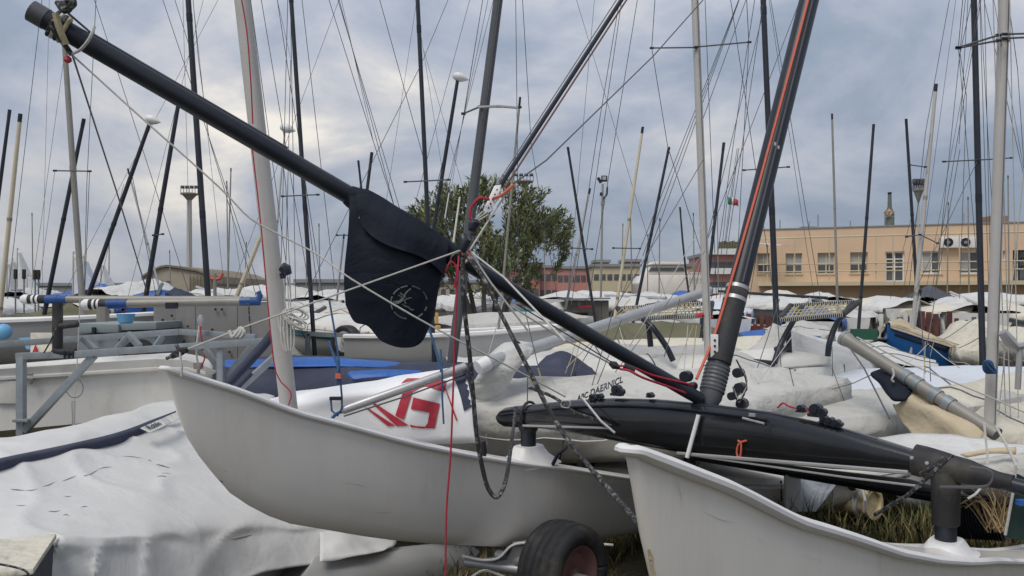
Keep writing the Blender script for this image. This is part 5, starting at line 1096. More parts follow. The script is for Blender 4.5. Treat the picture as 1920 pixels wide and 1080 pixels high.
for i, (px, d, yw, L, Wd, yg, yr, mc, mh, lab) in enumerate(far):
    boat(lab, px, d, 90+yw*1.3+((i*29) % 50-25), L*.85, Wd*.82, zy(yg+3, d), zy(yr+5, d), mc, mh, name='covered_dinghy', seed=60+i, n=16, m=10, amp=.07, ntie=4, sag=1.0+.4*((i*13) % 5)/5, skirt=.12+.2*((i*7) % 4)/4, straps=1 if d < 18 else 0, trolley=d < 22, group='covered boats in the far rows', peak=.35+.4*((i*37) % 10)/10)
# junk between rows: oars, posts
for k, (px, y0, y1, d, mm, lab) in enumerate(((29, 505, 560, 13, 'rubber', 'first of four black padded bars at the far left'), (45, 505, 560, 13, 'rubber', 'second black padded bar beside the leftmost sails'), (66, 506, 560, 13, 'rubber', 'third black padded bar, left of a close pair'), (72, 506, 560, 13, 'rubber', 'fourth black padded bar, right of a close pair'))):
    t = thing('padded_bar', lab, 'bar', P(px, y1, d), 'padded trolley bars at the far left')
    MB().tube([P(px, y0, d), P(px, y0+18, d)], .03, 8).build('grip', mm, t); MB().tube([P(px, y0+18, d), P(px, y1+30, d)], .014, 6).build('post', 'galv', t)
bs_ = thing('support_stand', 'rusty orange tipped two-armed mast stand right of the tan shed', 'stand', P(403, 540, 11)); m = MB(); m.tube(catmull([P(390, 515, 11), P(396, 522, 11), P(403, 523, 11), P(412, 522, 11), P(418, 512, 11)], 4), .022, 8); m.build('fork', 'ropeo', bs_); MB().tube([P(403, 513, 11), P(403, 640, 11)], .025, 8).build('post', 'mastg', bs_)
# ================================================================ SAILS ON SMALL DINGHIES (left)
for k, (x0, ytop, w, d, lab) in enumerate(((14, 492, 16, 34, 'white little sail, leftmost of the row at the left edge'), (24, 489, 14, 36, 'white little sail just right of the leftmost one'), (33, 470, 30, 30, 'tall white little sail at the left edge'), (52, 520, 20, 26, 'small low white sail right of the tall edge sail'), (138, 478, 34, 22, 'tall white sail with specks hugging the leaning grey mast'), (158, 487, 22, 23, 'white sail right behind the leaning grey mast'), (190, 494, 24, 30, 'white sail left of the shed between two dark masts'))):
    t = thing('dinghy_sail', lab, 'sail', P(x0, 560, d), 'little white sails of the far dinghies')
    A = P(x0, ytop, d); B = P(x0-2, 560, d)
    MB().tube([A+Vector((0, 0, .1)), B+Vector((0, 0, -.4))], .03, 6).build('mast', 'mastw', t)
    rows = [[A+Vector((.03, 0, 0)), A+Vector((.08, .05, -.02))], [A+(B-A)*.33+Vector((.03, 0, 0)), A+(B-A)*.33+Vector((px2w(w*.45, d), .2, 0))], [A+(B-A)*.66+Vector((.03, 0, 0)), A+(B-A)*.66+Vector((px2w(w*.8, d), .35, 0))], [B+Vector((.03, 0, 0)), B+Vector((px2w(w, d), .3, .05))]]
    MB().patch([[r[0], r[0]*.5+r[1]*.5+Vector((0, -.08, 0)), r[1]] for r in rows], 5, 5, amp=.03, fs=2).build('sailcloth', 'sailw', t, solid=.01)
# ================================================================ MASTS
MG = 'masts standing in the boatyard'
def bez(a, b): return a
def mastobj(label, x0, y0, x1, y1, d, w, m, spr=(), stays=(), flt=False, r1=.8, name='mast', zb=.5, groove=False, bend=0):
    t = P(x0, y0, d); b = P(x1, y1, d)
    if y0 <= 2: t = t+(t-b)*.7
    if b.z > zb: b = b+(b-t).normalized()*((b.z-zb)/max(.3, -(b-t).normalized().z))
    o = thing(name, label, 'mast', b, MG); r = px2w(w, d)/2
    pts = [b+(t-b)*u+Vector((bend*math.sin(math.pi*u), 0, 0)) for u in (0, .2, .4, .6, .8, 1)]
    MB().tube(pts, [r, r, r*.99, r*.95, r*.9, r*r1], 12).build('spar', m, o)
    if groove: MB().tube([p+Vector((r*.35, -r*.93, 0)) for p in pts], r*.08, 5).build('sail_track', 'wire', o)
    for (a0, b0, a1, b1) in spr:
        q0, q1 = P(a0, b0, d-.12), P(a1, b1, d-.05); MB().tube([q0, q1], max(.008, px2w(2.2, d)/2), 6).build('spreader', 'wire', o)
        for q in (q0, q1): MB().tube([q-Vector((.02, 0, .0)), q+Vector((.02, 0, 0))], max(.012, px2w(3.6, d)/2), 6).build('spreader_tip', 'blackm', o)
    ends = [(s_[0], s_[1]) for s_ in stays]+[(s_[2], s_[3]) for s_ in stays]+[(s_[0], s_[1]) for s_ in spr]+[(s_[2], s_[3]) for s_ in spr]
    for st in stays:
        a0, b0, a1, b1 = st[:4]
        joined = lambda x, y: sum(abs(x-e_[0]) < 4 and abs(y-e_[1]) < 12 for e_ in ends) > 1 or abs(x-(x0+(x1-x0)*(y-y0)/(y1-y0))) < 9
        sl = (a1-a0)/max(1, b1-b0)
        if b1 < 545 and not joined(a1, b1): a1, b1 = a1+sl*(560-b1)*.999, 560
        if b0 > 3 and not joined(a0, b0): a0, b0 = a0-sl*(b0+60), -60
        mm = st[4] if len(st) > 4 else 'wire'; wd = st[5] if len(st) > 5 else 1.25
        q0, q1 = P(a0, b0, d-.1), P(a1, b1, d+.2)
        if b0 <= 3: q0 = q0+(q0-q1)*.5
        MB().tube([q0, q1], px2w(wd, d)/2, 4).build('stay', mm, o)
    if flt:
        c = P(x0+5, y0-5, d); ax_ = Vector((.93, -.1, -.3)).normalized(); s_ = px2w(15, d)
        MB().tube([c-ax_*s_, c-ax_*s_*.85, c-ax_*s_*.45, c+ax_*.05*s_, c+ax_*s_*.5, c+ax_*s_*.9, c+ax_*s_*1.15], [s_*.1, s_*.36, s_*.55, s_*.58, s_*.42, s_*.18, s_*.03], 14).build('mast_float', 'rim', o)
        MB().tube([t, c], r*.7, 8).build('float_stem', 'alu', o)
    elif y0 > 5: MB().tube([t-(t-b).normalized()*.1, t+(t-b).normalized()*.02], r*1.1*r1, 8).build('mast_cap', 'blackm', o)
    # small fittings on the way up
    for u in ((.3, .62) if w < 14 else ()): MB().tube([b+(t-b)*u+Vector((bend*math.sin(math.pi*u), 0, 0)), b+(t-b)*(u+.012)+Vector((bend*math.sin(math.pi*u), 0, 0))], r*1.07, 10).build('mast_band', 'blackm' if m in ('dark', 'dgrey') else 'mastg', o)
    return o
mo = mastobj
mo('dark short mast leaning right, leftmost in the picture', 18, 208, -28, 560, 12, 7, 'dark')
mo('pale tan mast leaning at the left edge', 38, 216, 4, 545, 11, 8.5, 'masty', stays=((73, 48, 28, 440), (110, 180, 60, 540, 'wire', .8)))
mo('weathered grey mast standing below the pole tip', 118, 40, 154, 565, 9, 11, 'mastg', spr=((103, 320, 168, 321),), stays=((180, 0, 163, 340), (163, 340, 158, 545), (168, 321, 160, 520), (103, 320, 70, 560, 'wire', .8), (88, 180, 82, 420, 'wire', .7)), r1=.75)
mo('dark mast leaning right beside the weathered grey mast', 157, 225, 88, 565, 12, 8, 'dark')
mo('dark mast with a white float, left of the diagonal pole', 281, 230, 160, 570, 11, 8.5, 'dark', flt=True, stays=((248, 330, 258, 380), (232, 345, 190, 520, 'wire', .8)))
mo('dark mast leaning right with its tip behind the pole', 336, 186, 272, 565, 11, 9, 'dark', stays=((300, 320, 262, 470, 'wire', .8),), spr=((288, 441, 305, 439),))
mo('thick dark mast crossing behind the middle of the pole', 353, 0, 391, 570, 10, 11, 'dark', stays=((328, 0, 356, 90), (343, 0, 347, 150, 'wire', .8), (362, 0, 372, 110), (372, 110, 392, 260), (392, 260, 440, 420), (376, 130, 400, 350, 'wire', .8)), bend=0)
nw = mo('near broad off-white mast with a red line standing behind the left hull', 455, 0, 541, 760, 4.7, 33, 'mastw', r1=.95, zb=.75, stays=((470, 0, 505, 260), (490, 0, 545, 330), (520, 0, 560, 260), (538, 60, 530, 380)))
tb('red_halyard', [P(453, 0, 4.58), P(463, 60, 4.58), P(470, 150, 4.58), P(474, 232, 4.6)], .0042, 'roper', nw, smooth_n=3)
tb('red_halyard', [P(472, 270, 4.6), P(490, 430, 4.6), P(505, 600, 4.6), P(518, 700, 4.6), P(545, 735, 4.6), P(541, 760, 4.6)], .004, 'roper', nw, smooth_n=3)
m = MB(); m.tube([P(528, 500, 4.6), P(536, 505, 4.6), P(540, 515, 4.6)], [.03, .036, .025], 8); m.tube([P(529, 512, 4.6), P(531, 522, 4.6)], .018, 8); m.build('cam_block', 'blackm', nw)
for dx in (0, 6, 10): tb('purchase_line', [P(533+dx, 520, 4.6), P(536+dx, 600, 4.6)], .0035, 'wirel', nw)
for k in range(9):
    cx, cy = 548+6*(k % 3), 588+9*(k//3 % 3); tb('rope_coil', [P(cx+(22-k)*math.cos(x)*.9, cy+(9+k % 4)*math.sin(x+.3*k), 4.55-.01*k) for x in [2*math.pi*i/12+k for i in range(13)]], .0055, 'wirel', nw, smooth_n=2)
for k in range(5): tb('rope_coil', [P(520+6*k, 590, 4.55), P(528+5*k, 630+4*k, 4.53), P(536+3*k, 660, 4.52), P(528+6*k, 640, 4.52), P(526+6*k, 600, 4.54)], .0045, 'wirel', nw, smooth_n=3)
mo('thin dark mast right of the near off-white mast', 546, 0, 590, 660, 9.5, 8.5, 'dark', stays=((545, 30, 548, 200), (545, 112, 540, 330), (520, 0, 545, 110, 'wire', .8), (565, 300, 590, 500)), spr=((530, 368, 596, 365),))
mo('thin pale mast with a white float behind the pole', 534, 246, 520, 420, 14, 4, 'mastw', flt=True, stays=((530, 300, 536, 350), (536, 350, 537, 372)))
mo('far slender grey mast right of the light tower', 433, 316, 427, 540, 26, 3, 'mastg', stays=((425, 340, 445, 470, 'wire', .8),))
mo('leaning cream spar left of the near off-white mast', 496, 425, 442, 560, 13, 9, 'masty', stays=((433, 380, 480, 520), (461, 470, 435, 540, 'wire', .8)))
mo('thin leaning grey spar left of the light tower', 240, 318, 300, 545, 15, 4, 'mastw', stays=((282, 325, 345, 520), (225, 350, 162, 470, 'wire', .8)))
mo('far thin pole right of the thick dark mast', 425, 340, 428, 545, 30, 2.5, 'mastg')
mo('faint grey mast just left of the black bag', 645, 440, 632, 560, 18, 4, 'mastg', spr=((632, 441, 660, 441),), stays=((612, 400, 628, 540),))
mo('tall dark slim mast left of the tree', 783, 0, 808, 540, 9, 8.5, 'dark', spr=((760, 341, 841, 337),), stays=((617, 0, 700, 265), (640, 0, 700, 265, 'wire', .9), (700, 265, 740, 390), (712, 0, 795, 300), (840, 0, 790, 120), (790, 120, 715, 270), (878, 10, 815, 245, 'wire', .9), (770, 75, 742, 260, 'wire', .7), (790, 70, 820, 260, 'wire', .7), (795, 95, 842, 260, 'wire', .7)))
mo('dark mast with a white float beside the tree', 858, 150, 795, 540, 9.5, 8, 'dark', flt=True, stays=((833, 290, 812, 380), (880, 150, 850, 330, 'wire', .8)))
nd_ = mo('near dark grey mast standing in front of the tree', 934, 0, 846, 690, 7, 19, 'dgrey', spr=((869, 213, 900, 200), (900, 200, 974, 201)), stays=((905, 0, 870, 215), (915, 0, 865, 240, 'wire', .9), (925, 0, 880, 180, 'wire', .9), (967, 5, 969, 180), (980, 5, 996, 270), (996, 270, 1018, 400, 'wire', 1)), r1=.85, groove=True)
tb('steel_spreader', [P(897, 201, 6.85), P(935, 199, 6.8), P(971, 202, 6.85)], .012, 'alu', nd_)
mo('thin grey spar right of the near dark grey mast', 975, 185, 955, 400, 10, 5, 'mastg')
mo('short dark mast behind the black bag, right one', 697, 288, 662, 560, 12, 7, 'dark')
mo('short dark mast behind the black bag, left one', 672, 303, 700, 560, 14, 5, 'dark', stays=((712, 285, 748, 420), (718, 285, 752, 400)))
mo('pale grey tall mast left of the black catamaran mast', 1303, 0, 1326, 610, 8, 15, 'mastw', spr=((1222, 90, 1304, 89), (1306, 88, 1405, 79)), stays=((1228, 0, 1222, 90), (1222, 90, 1252, 275), (1252, 275, 1330, 520), (1400, 0, 1404, 79), (1404, 79, 1395, 250), (1322, 0, 1332, 260), (1395, 10, 1310, 245), (1385, 0, 1300, 215), (1160, 10, 1120, 250), (1120, 250, 1085, 480), (1195, 0, 1130, 400), (1370, 0, 1400, 200), (1400, 200, 1440, 480), (1415, 0, 1395, 130), (1395, 130, 1345, 480)), groove=True)
mo('dark mast directly left of the black catamaran mast', 1431, 0, 1456, 600, 10, 11, 'dark', spr=((1395, 319, 1478, 313),), stays=((1430, 10, 1395, 250), (1445, 0, 1470, 150), (1500, 0, 1330, 440), (1445, 20, 1480, 250, 'wire', .9), (1445, 320, 1415, 500)))
mo('dark thin leaning mast left of the pale grey mast', 1254, 278, 1196, 560, 13, 6, 'dark', stays=((1282, 275, 1205, 480), (1288, 275, 1215, 480)))
mo('cream leaning mast left of the dark leaning one', 1205, 240, 1160, 545, 14, 6, 'masty', spr=((1150, 465, 1200, 466),), stays=((1195, 380, 1225, 480, 'wire', .8),))
mo('short pale mast right of the tree, leaning', 1106, 355, 1068, 540, 16, 5, 'mastw')
mo('thin dark mast leaning left at the tree edge', 1065, 278, 1108, 550, 12, 5.5, 'dark', spr=((1072, 465, 1110, 467),), stays=((1128, 262, 1098, 470), (1090, 275, 1070, 500, 'wire', .8)))
mo('dark slim mast behind the pale grey mast', 1357, 270, 1325, 545, 11, 6.5, 'dark', stays=((1368, 278, 1328, 440), (1385, 278, 1360, 460), (1382, 278, 1358, 460, 'wire', .9)))
mo('bent dark pole right of the cream building', 1275, 390, 1296, 545, 16, 4, 'dark', bend=-.06)
mo('slim far grey mast behind the white cruiser', 1237, 410, 1236, 530, 30, 2.5, 'mastg')
mo('slim grey mast left of the peach building door', 1560, 215, 1570, 560, 16, 4.5, 'mastg')
mo('slim dark mast in front of the peach windows', 1638, 235, 1614, 560, 14, 6, 'dark')
mo('slim dark mast by the peach building door', 1699, 225, 1720, 560, 14, 6, 'dark', stays=((1708, 410, 1690, 480, 'wire', .9),))
mo('white slender mast in front of the peach building', 1755, 160, 1716, 565, 12, 7.5, 'mastw', spr=((1705, 309, 1735, 313), (1700, 444, 1725, 440), (1725, 440, 1758, 456)), stays=((1780, 0, 1735, 250), (1735, 250, 1712, 470), (1792, 0, 1760, 240, 'wire', .9), (1745, 250, 1712, 440, 'wire', .9)))
mo('tall dark mast left of the near right white mast', 1826, 0, 1843, 700, 9.5, 11, 'dark', spr=((1770, 303, 1833, 300), (1835, 300, 1897, 296)), stays=((1810, 0, 1780, 290), (1815, 0, 1798, 270), (1822, 0, 1800, 100), (1800, 100, 1812, 180), (1812, 180, 1808, 300), (1838, 0, 1855, 300), (1845, 0, 1870, 110), (1832, 303, 1735, 505), (1800, 280, 1762, 500), (1792, 280, 1755, 500), (1785, 280, 1750, 470, 'wire', .9), (1850, 190, 1858, 560), (1843, 195, 1850, 420)), zb=.6)
nr = mo('near broad pale mast at the right edge', 1883, 0, 1856, 800, 6.2, 20, 'mastw', spr=((1797, 89, 1872, 66), (1797, 90, 1872, 76), (1884, 64, 1965, 62), (1884, 72, 1965, 68)), stays=((1797, 90, 1818, 330), (1805, 0, 1797, 88), (1893, 20, 1908, 130), (1908, 130, 1922, 340), (1890, 150, 1920, 320, 'wire', .9), (1895, 560, 1870, 800, 'wirel', 2.2), (1888, 560, 1895, 800, 'wirel', 2.2), (1905, 560, 1910, 800, 'wirel', 2), (1880, 600, 1886, 800, 'wirel', 2.2)), groove=True, zb=.55)
MB().tube([P(1882, 62, 6.2), P(1881, 78, 6.2)], px2w(12, 6.2), 12).build('spreader_collar', 'alu', nr)
for k in range(6): tb('blue_rope_coil', [P(1856+9*math.cos(x)+(k-3), 688+11*math.sin(x+.4*k), 6.08-.012*k) for x in [2*math.pi*i/10+k for i in range(11)]], .011, 'ropeb', nr, smooth_n=2)
MB().tube([P(1880, 622, 6.1), P(1893, 640, 6.1), P(1905, 650, 6.1), P(1935, 646, 6.1)], [.035, .05, .035, .03], 8).build('gooseneck', 'alu', nr)
MB().tube([P(1912, 655, 6.1), P(1908, 730, 6.1)], .022, 8).build('kicker_strut', 'alu', nr)
mo('short pale mast rising behind the blue boat', 1725, 545, 1708, 640, 14, 8, 'whitep' if 0 else 'mastw', zb=.9)
mo('thin white leaning spar behind the fence', 1765, 590, 1775, 650, 13.5, 6, 'mastw', zb=.9)
for k, (x, y0, lab) in enumerate(((1640, 458, 'x'),)): pass
for k, (x0, y0, x1, d, w, lab) in enumerate(((1182, 395, 1185, 34, 2.5, 'faint far mast left of the cream leaning one'), (1168, 420, 1165, 36, 2, 'faint far mast over the cream building'), (1020, 455, 1022, 38, 2, 'faint far mast over the red houses'), (1215, 440, 1214, 36, 2, 'faint far mast just left of the white cruiser'), (1300, 400, 1302, 32, 2.4, 'faint far mast right of the white cruiser'), (598, 420, 600, 28, 2.4, 'faint far mast at the pole, right of the thin dark mast'), (575, 440, 574, 30, 2, 'faint far mast left of the thin dark mast'), (462, 455, 458, 30, 2, 'faint far mast near the leaning cream spar'), (60, 400, 62, 30, 2, 'faint far mast above the leftmost sails'), (205, 430, 204, 32, 2, 'faint far mast between two leaning dark masts'), (318, 470, 320, 34, 2, 'faint far mast above the tan shed'), (1345, 400, 1347, 32, 2, 'faint far mast left of the hotel'), (1890, 330, 1892, 30, 2.5, 'faint far mast right of the near pale mast'), (1778, 380, 1776, 30, 2.4, 'faint far mast above the right air conditioners'), (1815, 370, 1817, 30, 2.4, 'faint far mast left of the tall dark right mast'))):
    mo(lab, x0, y0, x1, 555, d, w, 'mastg')
# loose lines from the masts down to the covered boats in the middle
for i_, (x0, y0, x1, y1, d, mm) in enumerate(((1318, 300, 1085, 690, 7.4, 'wire'), (1318, 420, 1180, 650, 7.6, 'wirel'), (1290, 610, 1280, 720, 7.4, 'wirel'), (1300, 610, 1262, 700, 7.4, 'ropey'), (1306, 610, 1298, 690, 7.5, 'ropey'), (1275, 560, 1245, 670, 7.6, 'wire'), (1322, 470, 1118, 745, 7.2, 'wire'), (1182, 560, 1062, 690, 7.2, 'ropey'), (1182, 575, 1075, 640, 7.2, 'ropey'), (1080, 640, 1060, 700, 7.0, 'ropey'), (1088, 640, 1070, 705, 7.0, 'ropey'), (1150, 580, 1108, 730, 6.4, 'wire'), (1165, 600, 1120, 720, 6.4, 'wire'), (1160, 610, 1175, 655, 7.6, 'wirel'), (1455, 560, 1470, 760, 7.0, 'wire'), (1462, 560, 1420, 690, 7.4, 'wire'), (1500, 610, 1380, 770, 6.4, 'wirel'), (1480, 690, 1500, 765, 6.4, 'ropek'), (1560, 650, 1562, 735, 7.6, 'wire'), (1725, 560, 1735, 700, 7.6, 'wire'), (1740, 645, 1690, 690, 7.4, 'wirel'), (1740, 645, 1800, 690, 7.4, 'wirel'), (1735, 640, 1732, 720, 7.3, 'ropey'), (1742, 640, 1745, 715, 7.3, 'ropek'), (1755, 545, 1738, 648, 7.4, 'wire'), (980, 560, 1010, 690, 6.2, 'wire'), (945, 560, 905, 700, 6.4, 'wirel'), (1560, 730, 1640, 700, 6.4, 'wire'), (1600, 790, 1560, 690, 6.6, 'wire'))):
    o_ = [o for o in C.objects if o.name.startswith('mast') and str(o.get('label', '')).startswith(('pale grey tall mast' if x0 < 1400 else 'dark mast directly' if x0 < 1600 else 'near broad pale'))][0]
    a_, b_ = P(x0, y0, d), P(x1, y1, d-.15); MB().tube([a_, (a_+b_)/2-Vector((0, 0, .015)), b_], px2w(1.6, d)/2, 4).build('loose_line', mm, o_)
# flag
fg = thing('flag', 'small green white and red flag on a stay by the black mast', 'flag', P(1374, 377, 12))
for k, (a_, b_, mm) in enumerate(((1365, 1371, 'flagg'), (1371, 1376, 'whitep'), (1376, 1384, 'flagr'))):
    dz = (0, 1, 3)[k]; MB().patch([[P(a_, 369+dz, 12), P((a_+b_)/2, 370+dz, 11.96), P(b_, 371+dz+k, 12.02)], [P(a_, 383+dz, 12), P((a_+b_)/2, 384+dz-k, 11.96), P(b_, 384+dz, 12.02)]], 4, 3).build('stripe', mm, fg, solid=.006)
MB().tube([P(1384, 300, 12), P(1364, 368, 12), P(1352, 480, 12)], .005, 5).build('halyard', 'wire', fg)
# ================================================================ LIGHT POLES
def light_tower(label, px, ytop, ybot, d, w, plat, cat_='light tower'):
    t = thing('light_tower', label, cat_, P(px, ybot, d), 'floodlight towers'); c = P(px, ytop, d); r = px2w(w, d)/2
    MB().tube([P(px, ybot, d)-Vector((0, 0, 3)), c], [r*1.3, r], 10).build('column', 'mastw', t)
    pw = px2w(plat, d)
    MB().tube([c, c+Vector((0, 0, .12))], [pw*.5, pw*.5], 14).build('platform', 'mastg', t)
    MB().tube([c-Vector((0, 0, .5)), c], [r, pw*.42], 12).build('bracket', 'mastg', t)
    h = px2w(12, d)
    for k in range(7): x = (k/6-.5)*pw; MB().tube([c+Vector((x, 0, .1)), c+Vector((x, 0, h))], .03, 4).build('railing_post', 'wire', t)
    MB().tube([c+Vector((-pw*.5, 0, h)), c+Vector((pw*.5, 0, h))], .035, 4).build('railing', 'wire', t)
    for k in range(4): x = (k/3-.5)*pw*.8; MB().box(c+Vector((x, 0, h+.14)), (pw*.2, .2, .2)).build('floodlight', 'wire', t, bevel=.02)
    return t
light_tower('pale floodlight tower with round platform above the tan shed', 355, 365, 540, 70, 9, 32)
light_tower('thin floodlight tower with platform behind the tree top', 982, 342, 520, 75, 6, 36)
light_tower('dark T-topped light post in front of the peach building', 1722, 358, 530, 33, 3, 20)
fl = thing('floodlight_pole', 'slim pole with a square floodlight right of the tree', 'floodlight pole', P(1126, 540, 22))
MB().tube([P(1126, 600, 22), P(1130, 345, 22)], px2w(4, 22)/2, 8).build('pole', 'mastg', fl)
MB().box(P(1133, 335, 22), (.17, .08, .17), rz=.2).build('lamp', 'blackm', fl, bevel=.015); MB().box(P(1133, 334, 21.95), (.11, .01, .1), rz=.2).build('lamp_glass', 'alu', fl)
MB().bar(P(1121, 333, 22), P(1127, 343, 22), .05, .08).build('lamp', 'blackm', fl); MB().box(P(1127, 364, 22), (.07, .07, .09)).build('camera_box', 'blackm', fl)
tb('cable', [P(1139, 350, 22), P(1138, 365, 22), P(1133, 370, 22), P(1130, 380, 22)], .02, 'blackm', fl, smooth_n=3)
MB().box(P(1130, 381, 22), (.1, .08, .1)).build('junction_box', 'mastg', fl)
# ================================================================ PEACH BUILDING
pb_ = thing('peach_building', 'two storey flat roofed peach building behind the right masts', 'building', (26, 42, 0))
BA = P(1405, 434, 43); BB = P(2060, 417, 37.5); bx_ = Vector((BB.x-BA.x, BB.y-BA.y, 0)); bl = bx_.length; bu = bx_.normalized(); bn = Vector((bu.y, -bu.x, 0))
roofz = zy(432, 43)
def bw(px, py):   # px,py on the facade -> (u along, z)
    q = (px-960)/F; u = (q*BA.y-BA.x)/(bu.x-q*bu.y); d = BA.y+bu.y*u; return u, H+(HY-py)/F*d
def bpos(u, z, off=0): return Vector((BA.x, BA.y, 0))+bu*u+bn*off+Vector((0, 0, z))
ops = []
for kind, x0, x1, y0, y1 in (('window', 1420, 1443, 475, 513), ('window', 1473, 1504, 475, 513), ('window', 1533, 1565, 474, 513), ('window', 1594, 1627, 473, 512), ('door', 1660, 1696, 472, 528), ('window', 1728, 1766, 471, 513), ('window', 1800, 1838, 471, 513), ('small', 1880, 1887, 470, 488), ('door', 1899, 1925, 469, 528), ('window', 1945, 1985, 470, 512)):
    u0, z1 = bw(x0, y0); u1, z0 = bw(x1, y1); ops.append((kind, u0, u1, z0, z1))
us = sorted({0, bl}|{o[1] for o in ops}|{o[2] for o in ops}); zs = sorted({-.2, roofz}|{round(o[3], 2) for o in ops}|{round(o[4], 2) for o in ops})
g = MB()
for i in range(len(us)-1):
    for j in range(len(zs)-1):
        uc, zc = (us[i]+us[i+1])/2, (zs[j]+zs[j+1])/2
        if any(o[1] < uc < o[2] and o[3]-.01 < zc < o[4]+.01 for o in ops): continue
        b0 = len(g.v); g.v += [bpos(us[i], zs[j]), bpos(us[i+1], zs[j]), bpos(us[i+1], zs[j+1]), bpos(us[i], zs[j+1])]; g.f.append((b0, b0+1, b0+2, b0+3))
for k, u0, u1, z0, z1 in ops:
    for a_, b_ in (((u0, z0), (u1, z0)), ((u1, z0), (u1, z1)), ((u1, z1), (u0, z1)), ((u0, z1), (u0, z0))):
        b0 = len(g.v); g.v += [bpos(*a_), bpos(*b_), bpos(*b_, -.28), bpos(*a_, -.28)]; g.f.append((b0, b0+1, b0+2, b0+3))
g.v += [bpos(0, -.2), bpos(0, roofz), bpos(0, roofz, -14), bpos(0, -.2, -14)]; b0 = len(g.v)-4; g.f.append((b0, b0+1, b0+2, b0+3))
g.build('wall', 'peach', pb_, smooth=False, fix=False)
MB().prism([bpos(-.15, roofz, .05), bpos(bl+.1, roofz, .05), bpos(bl+.1, roofz, -14), bpos(-.15, roofz, -14)], (0, 0, .06)).build('roof', 'greyb', pb_, smooth=False)
wi = 0
for k, u0, u1, z0, z1 in ops:
    wi += 1; f = .045 if wi < 5 else .07
    fr = MB()
    for a_, b_, c_, d_ in ((u0, u0+f, z0, z1), (u1-f, u1, z0, z1), (u0+f, u1-f, z1-f, z1), (u0+f, u1-f, z0, z0+f)): fr.prism([bpos(a_, c_, -.2), bpos(b_, c_, -.2), bpos(b_, d_, -.2), bpos(a_, d_, -.2)], bn*.05)
    um = (u0+u1)/2
    if k != 'small': fr.prism([bpos(um-.03, z0+f, -.2), bpos(um+.03, z0+f, -.2), bpos(um+.03, z1-f, -.2), bpos(um-.03, z1-f, -.2)], bn*.045)
    if k == 'door': 
        for zz in (z0+.75, z1-.42): fr.prism([bpos(u0+f, zz, -.2), bpos(u1-f, zz, -.2), bpos(u1-f, zz+.06, -.2), bpos(u0+f, zz+.06, -.2)], bn*.044)
    w_ = fr.build('window' if k != 'door' else 'door', ('cream' if wi < 5 else 'whitep') if wi not in (9,) else 'blackm', pb_, smooth=False)
    for a_, b_ in ((u0+f, um-.03), (um+.03, u1-f)) if k != 'small' else ((u0+f, u1-f),):
        MB().prism([bpos(a_, z0+f, -.22), bpos(b_, z0+f, -.22), bpos(b_, z1-f, -.22), bpos(a_, z1-f, -.22)], -bn*.02).build('pane', 'glass', w_, smooth=False)
    if k == 'window' and wi <= 7:
        zb_ = z0+(z1-z0)*(.42 if wi < 6 else .12); MB().prism([bpos(u0+f, zb_, -.205), bpos(um-.03 if wi > 5 else u1-f, zb_, -.205), bpos(um-.03 if wi > 5 else u1-f, z1-f, -.205), bpos(u0+f, z1-f, -.205)], -bn*.01).build('blind', 'blind', w_, smooth=False)
    if k == 'window': MB().prism([bpos(u0-.05, z0-.06, .06), bpos(u1+.05, z0-.06, .06), bpos(u1+.05, z0-.06, -.2), bpos(u0-.05, z0-.06, -.2)], (0, 0, .055)).build('sill', 'cream', w_, smooth=False)
# walkway, railings and pergola posts
u0, zw = bw(1430, 530); MB().prism([bpos(.5, zw-.2, 1.3), bpos(bl, zw-.2, 1.3), bpos(bl, zw-.2, .005), bpos(.5, zw-.2, .005)], (0, 0, .2)).build('walkway', 'cream', pb_, smooth=False)
for z in (.55, .95): MB().tube([bpos(.5, zw+z, 1.25), bpos(bl, zw+z, 1.25)], .03, 6).build('handrail', 'cream', pb_)
for px in (1440, 1490, 1553, 1638, 1669, 1752, 1790, 1828, 1895, 1940): 
    u, _ = bw(px, 500); MB().tube([bpos(u, zw, 1.2), bpos(u, zw+2.35, 1.2)], .03, 6).build('canopy_post', 'cream', pb_)
MB().tube([bpos(.5, zw+2.35, 1.2), bpos(bl, zw+2.35, 1.2)], .04, 6).build('canopy_beam', 'cream', pb_)
MB().bar(bpos(0.1, zw+2.2, .6), bpos(1.9, zw+1.9, 1.9), .7, .05).build('awning', 'whitep', pb_)
for px in (1780, 1812):
    u, z = bw(px, 455); ac = MB().prism([bpos(u-.45, z-.28, .35), bpos(u+.45, z-.28, .35), bpos(u+.45, z+.28, .35), bpos(u-.45, z+.28, .35)], -bn*.33).build('air_conditioner', 'whitep', pb_, bevel=.03)
    MB().tube([bpos(u-.1, z, .345), bpos(u-.1, z, .37)], .22, 18).build('fan_grille', 'blackm', ac); MB().tube([bpos(u-.1, z, .37), bpos(u-.1, z, .385)], .08, 12).build('fan_hub', 'greyb', ac)
for px in (1462, 1518, 1535, 1597, 1663, 1815, 1900):
    u, _ = bw(px, 430); MB().tube([bpos(u, roofz, -1), bpos(u, roofz+random.uniform(.4, 1.1), -1)], .03, 5).build('roof_pipe', 'greyb', pb_)
u, _ = bw(1885, 430); MB().box(bpos(u, roofz+.3, -2), (.9, .8, .45)).build('chimney', 'brick', pb_); u, _ = bw(1516, 430); MB().box(bpos(u, roofz+.16, -1.5), (.8, .5, .14)).build('roof_unit', 'greyb', pb_)
c = bpos(bw(1681, 430)[0], roofz, -3); k_ = 1.07
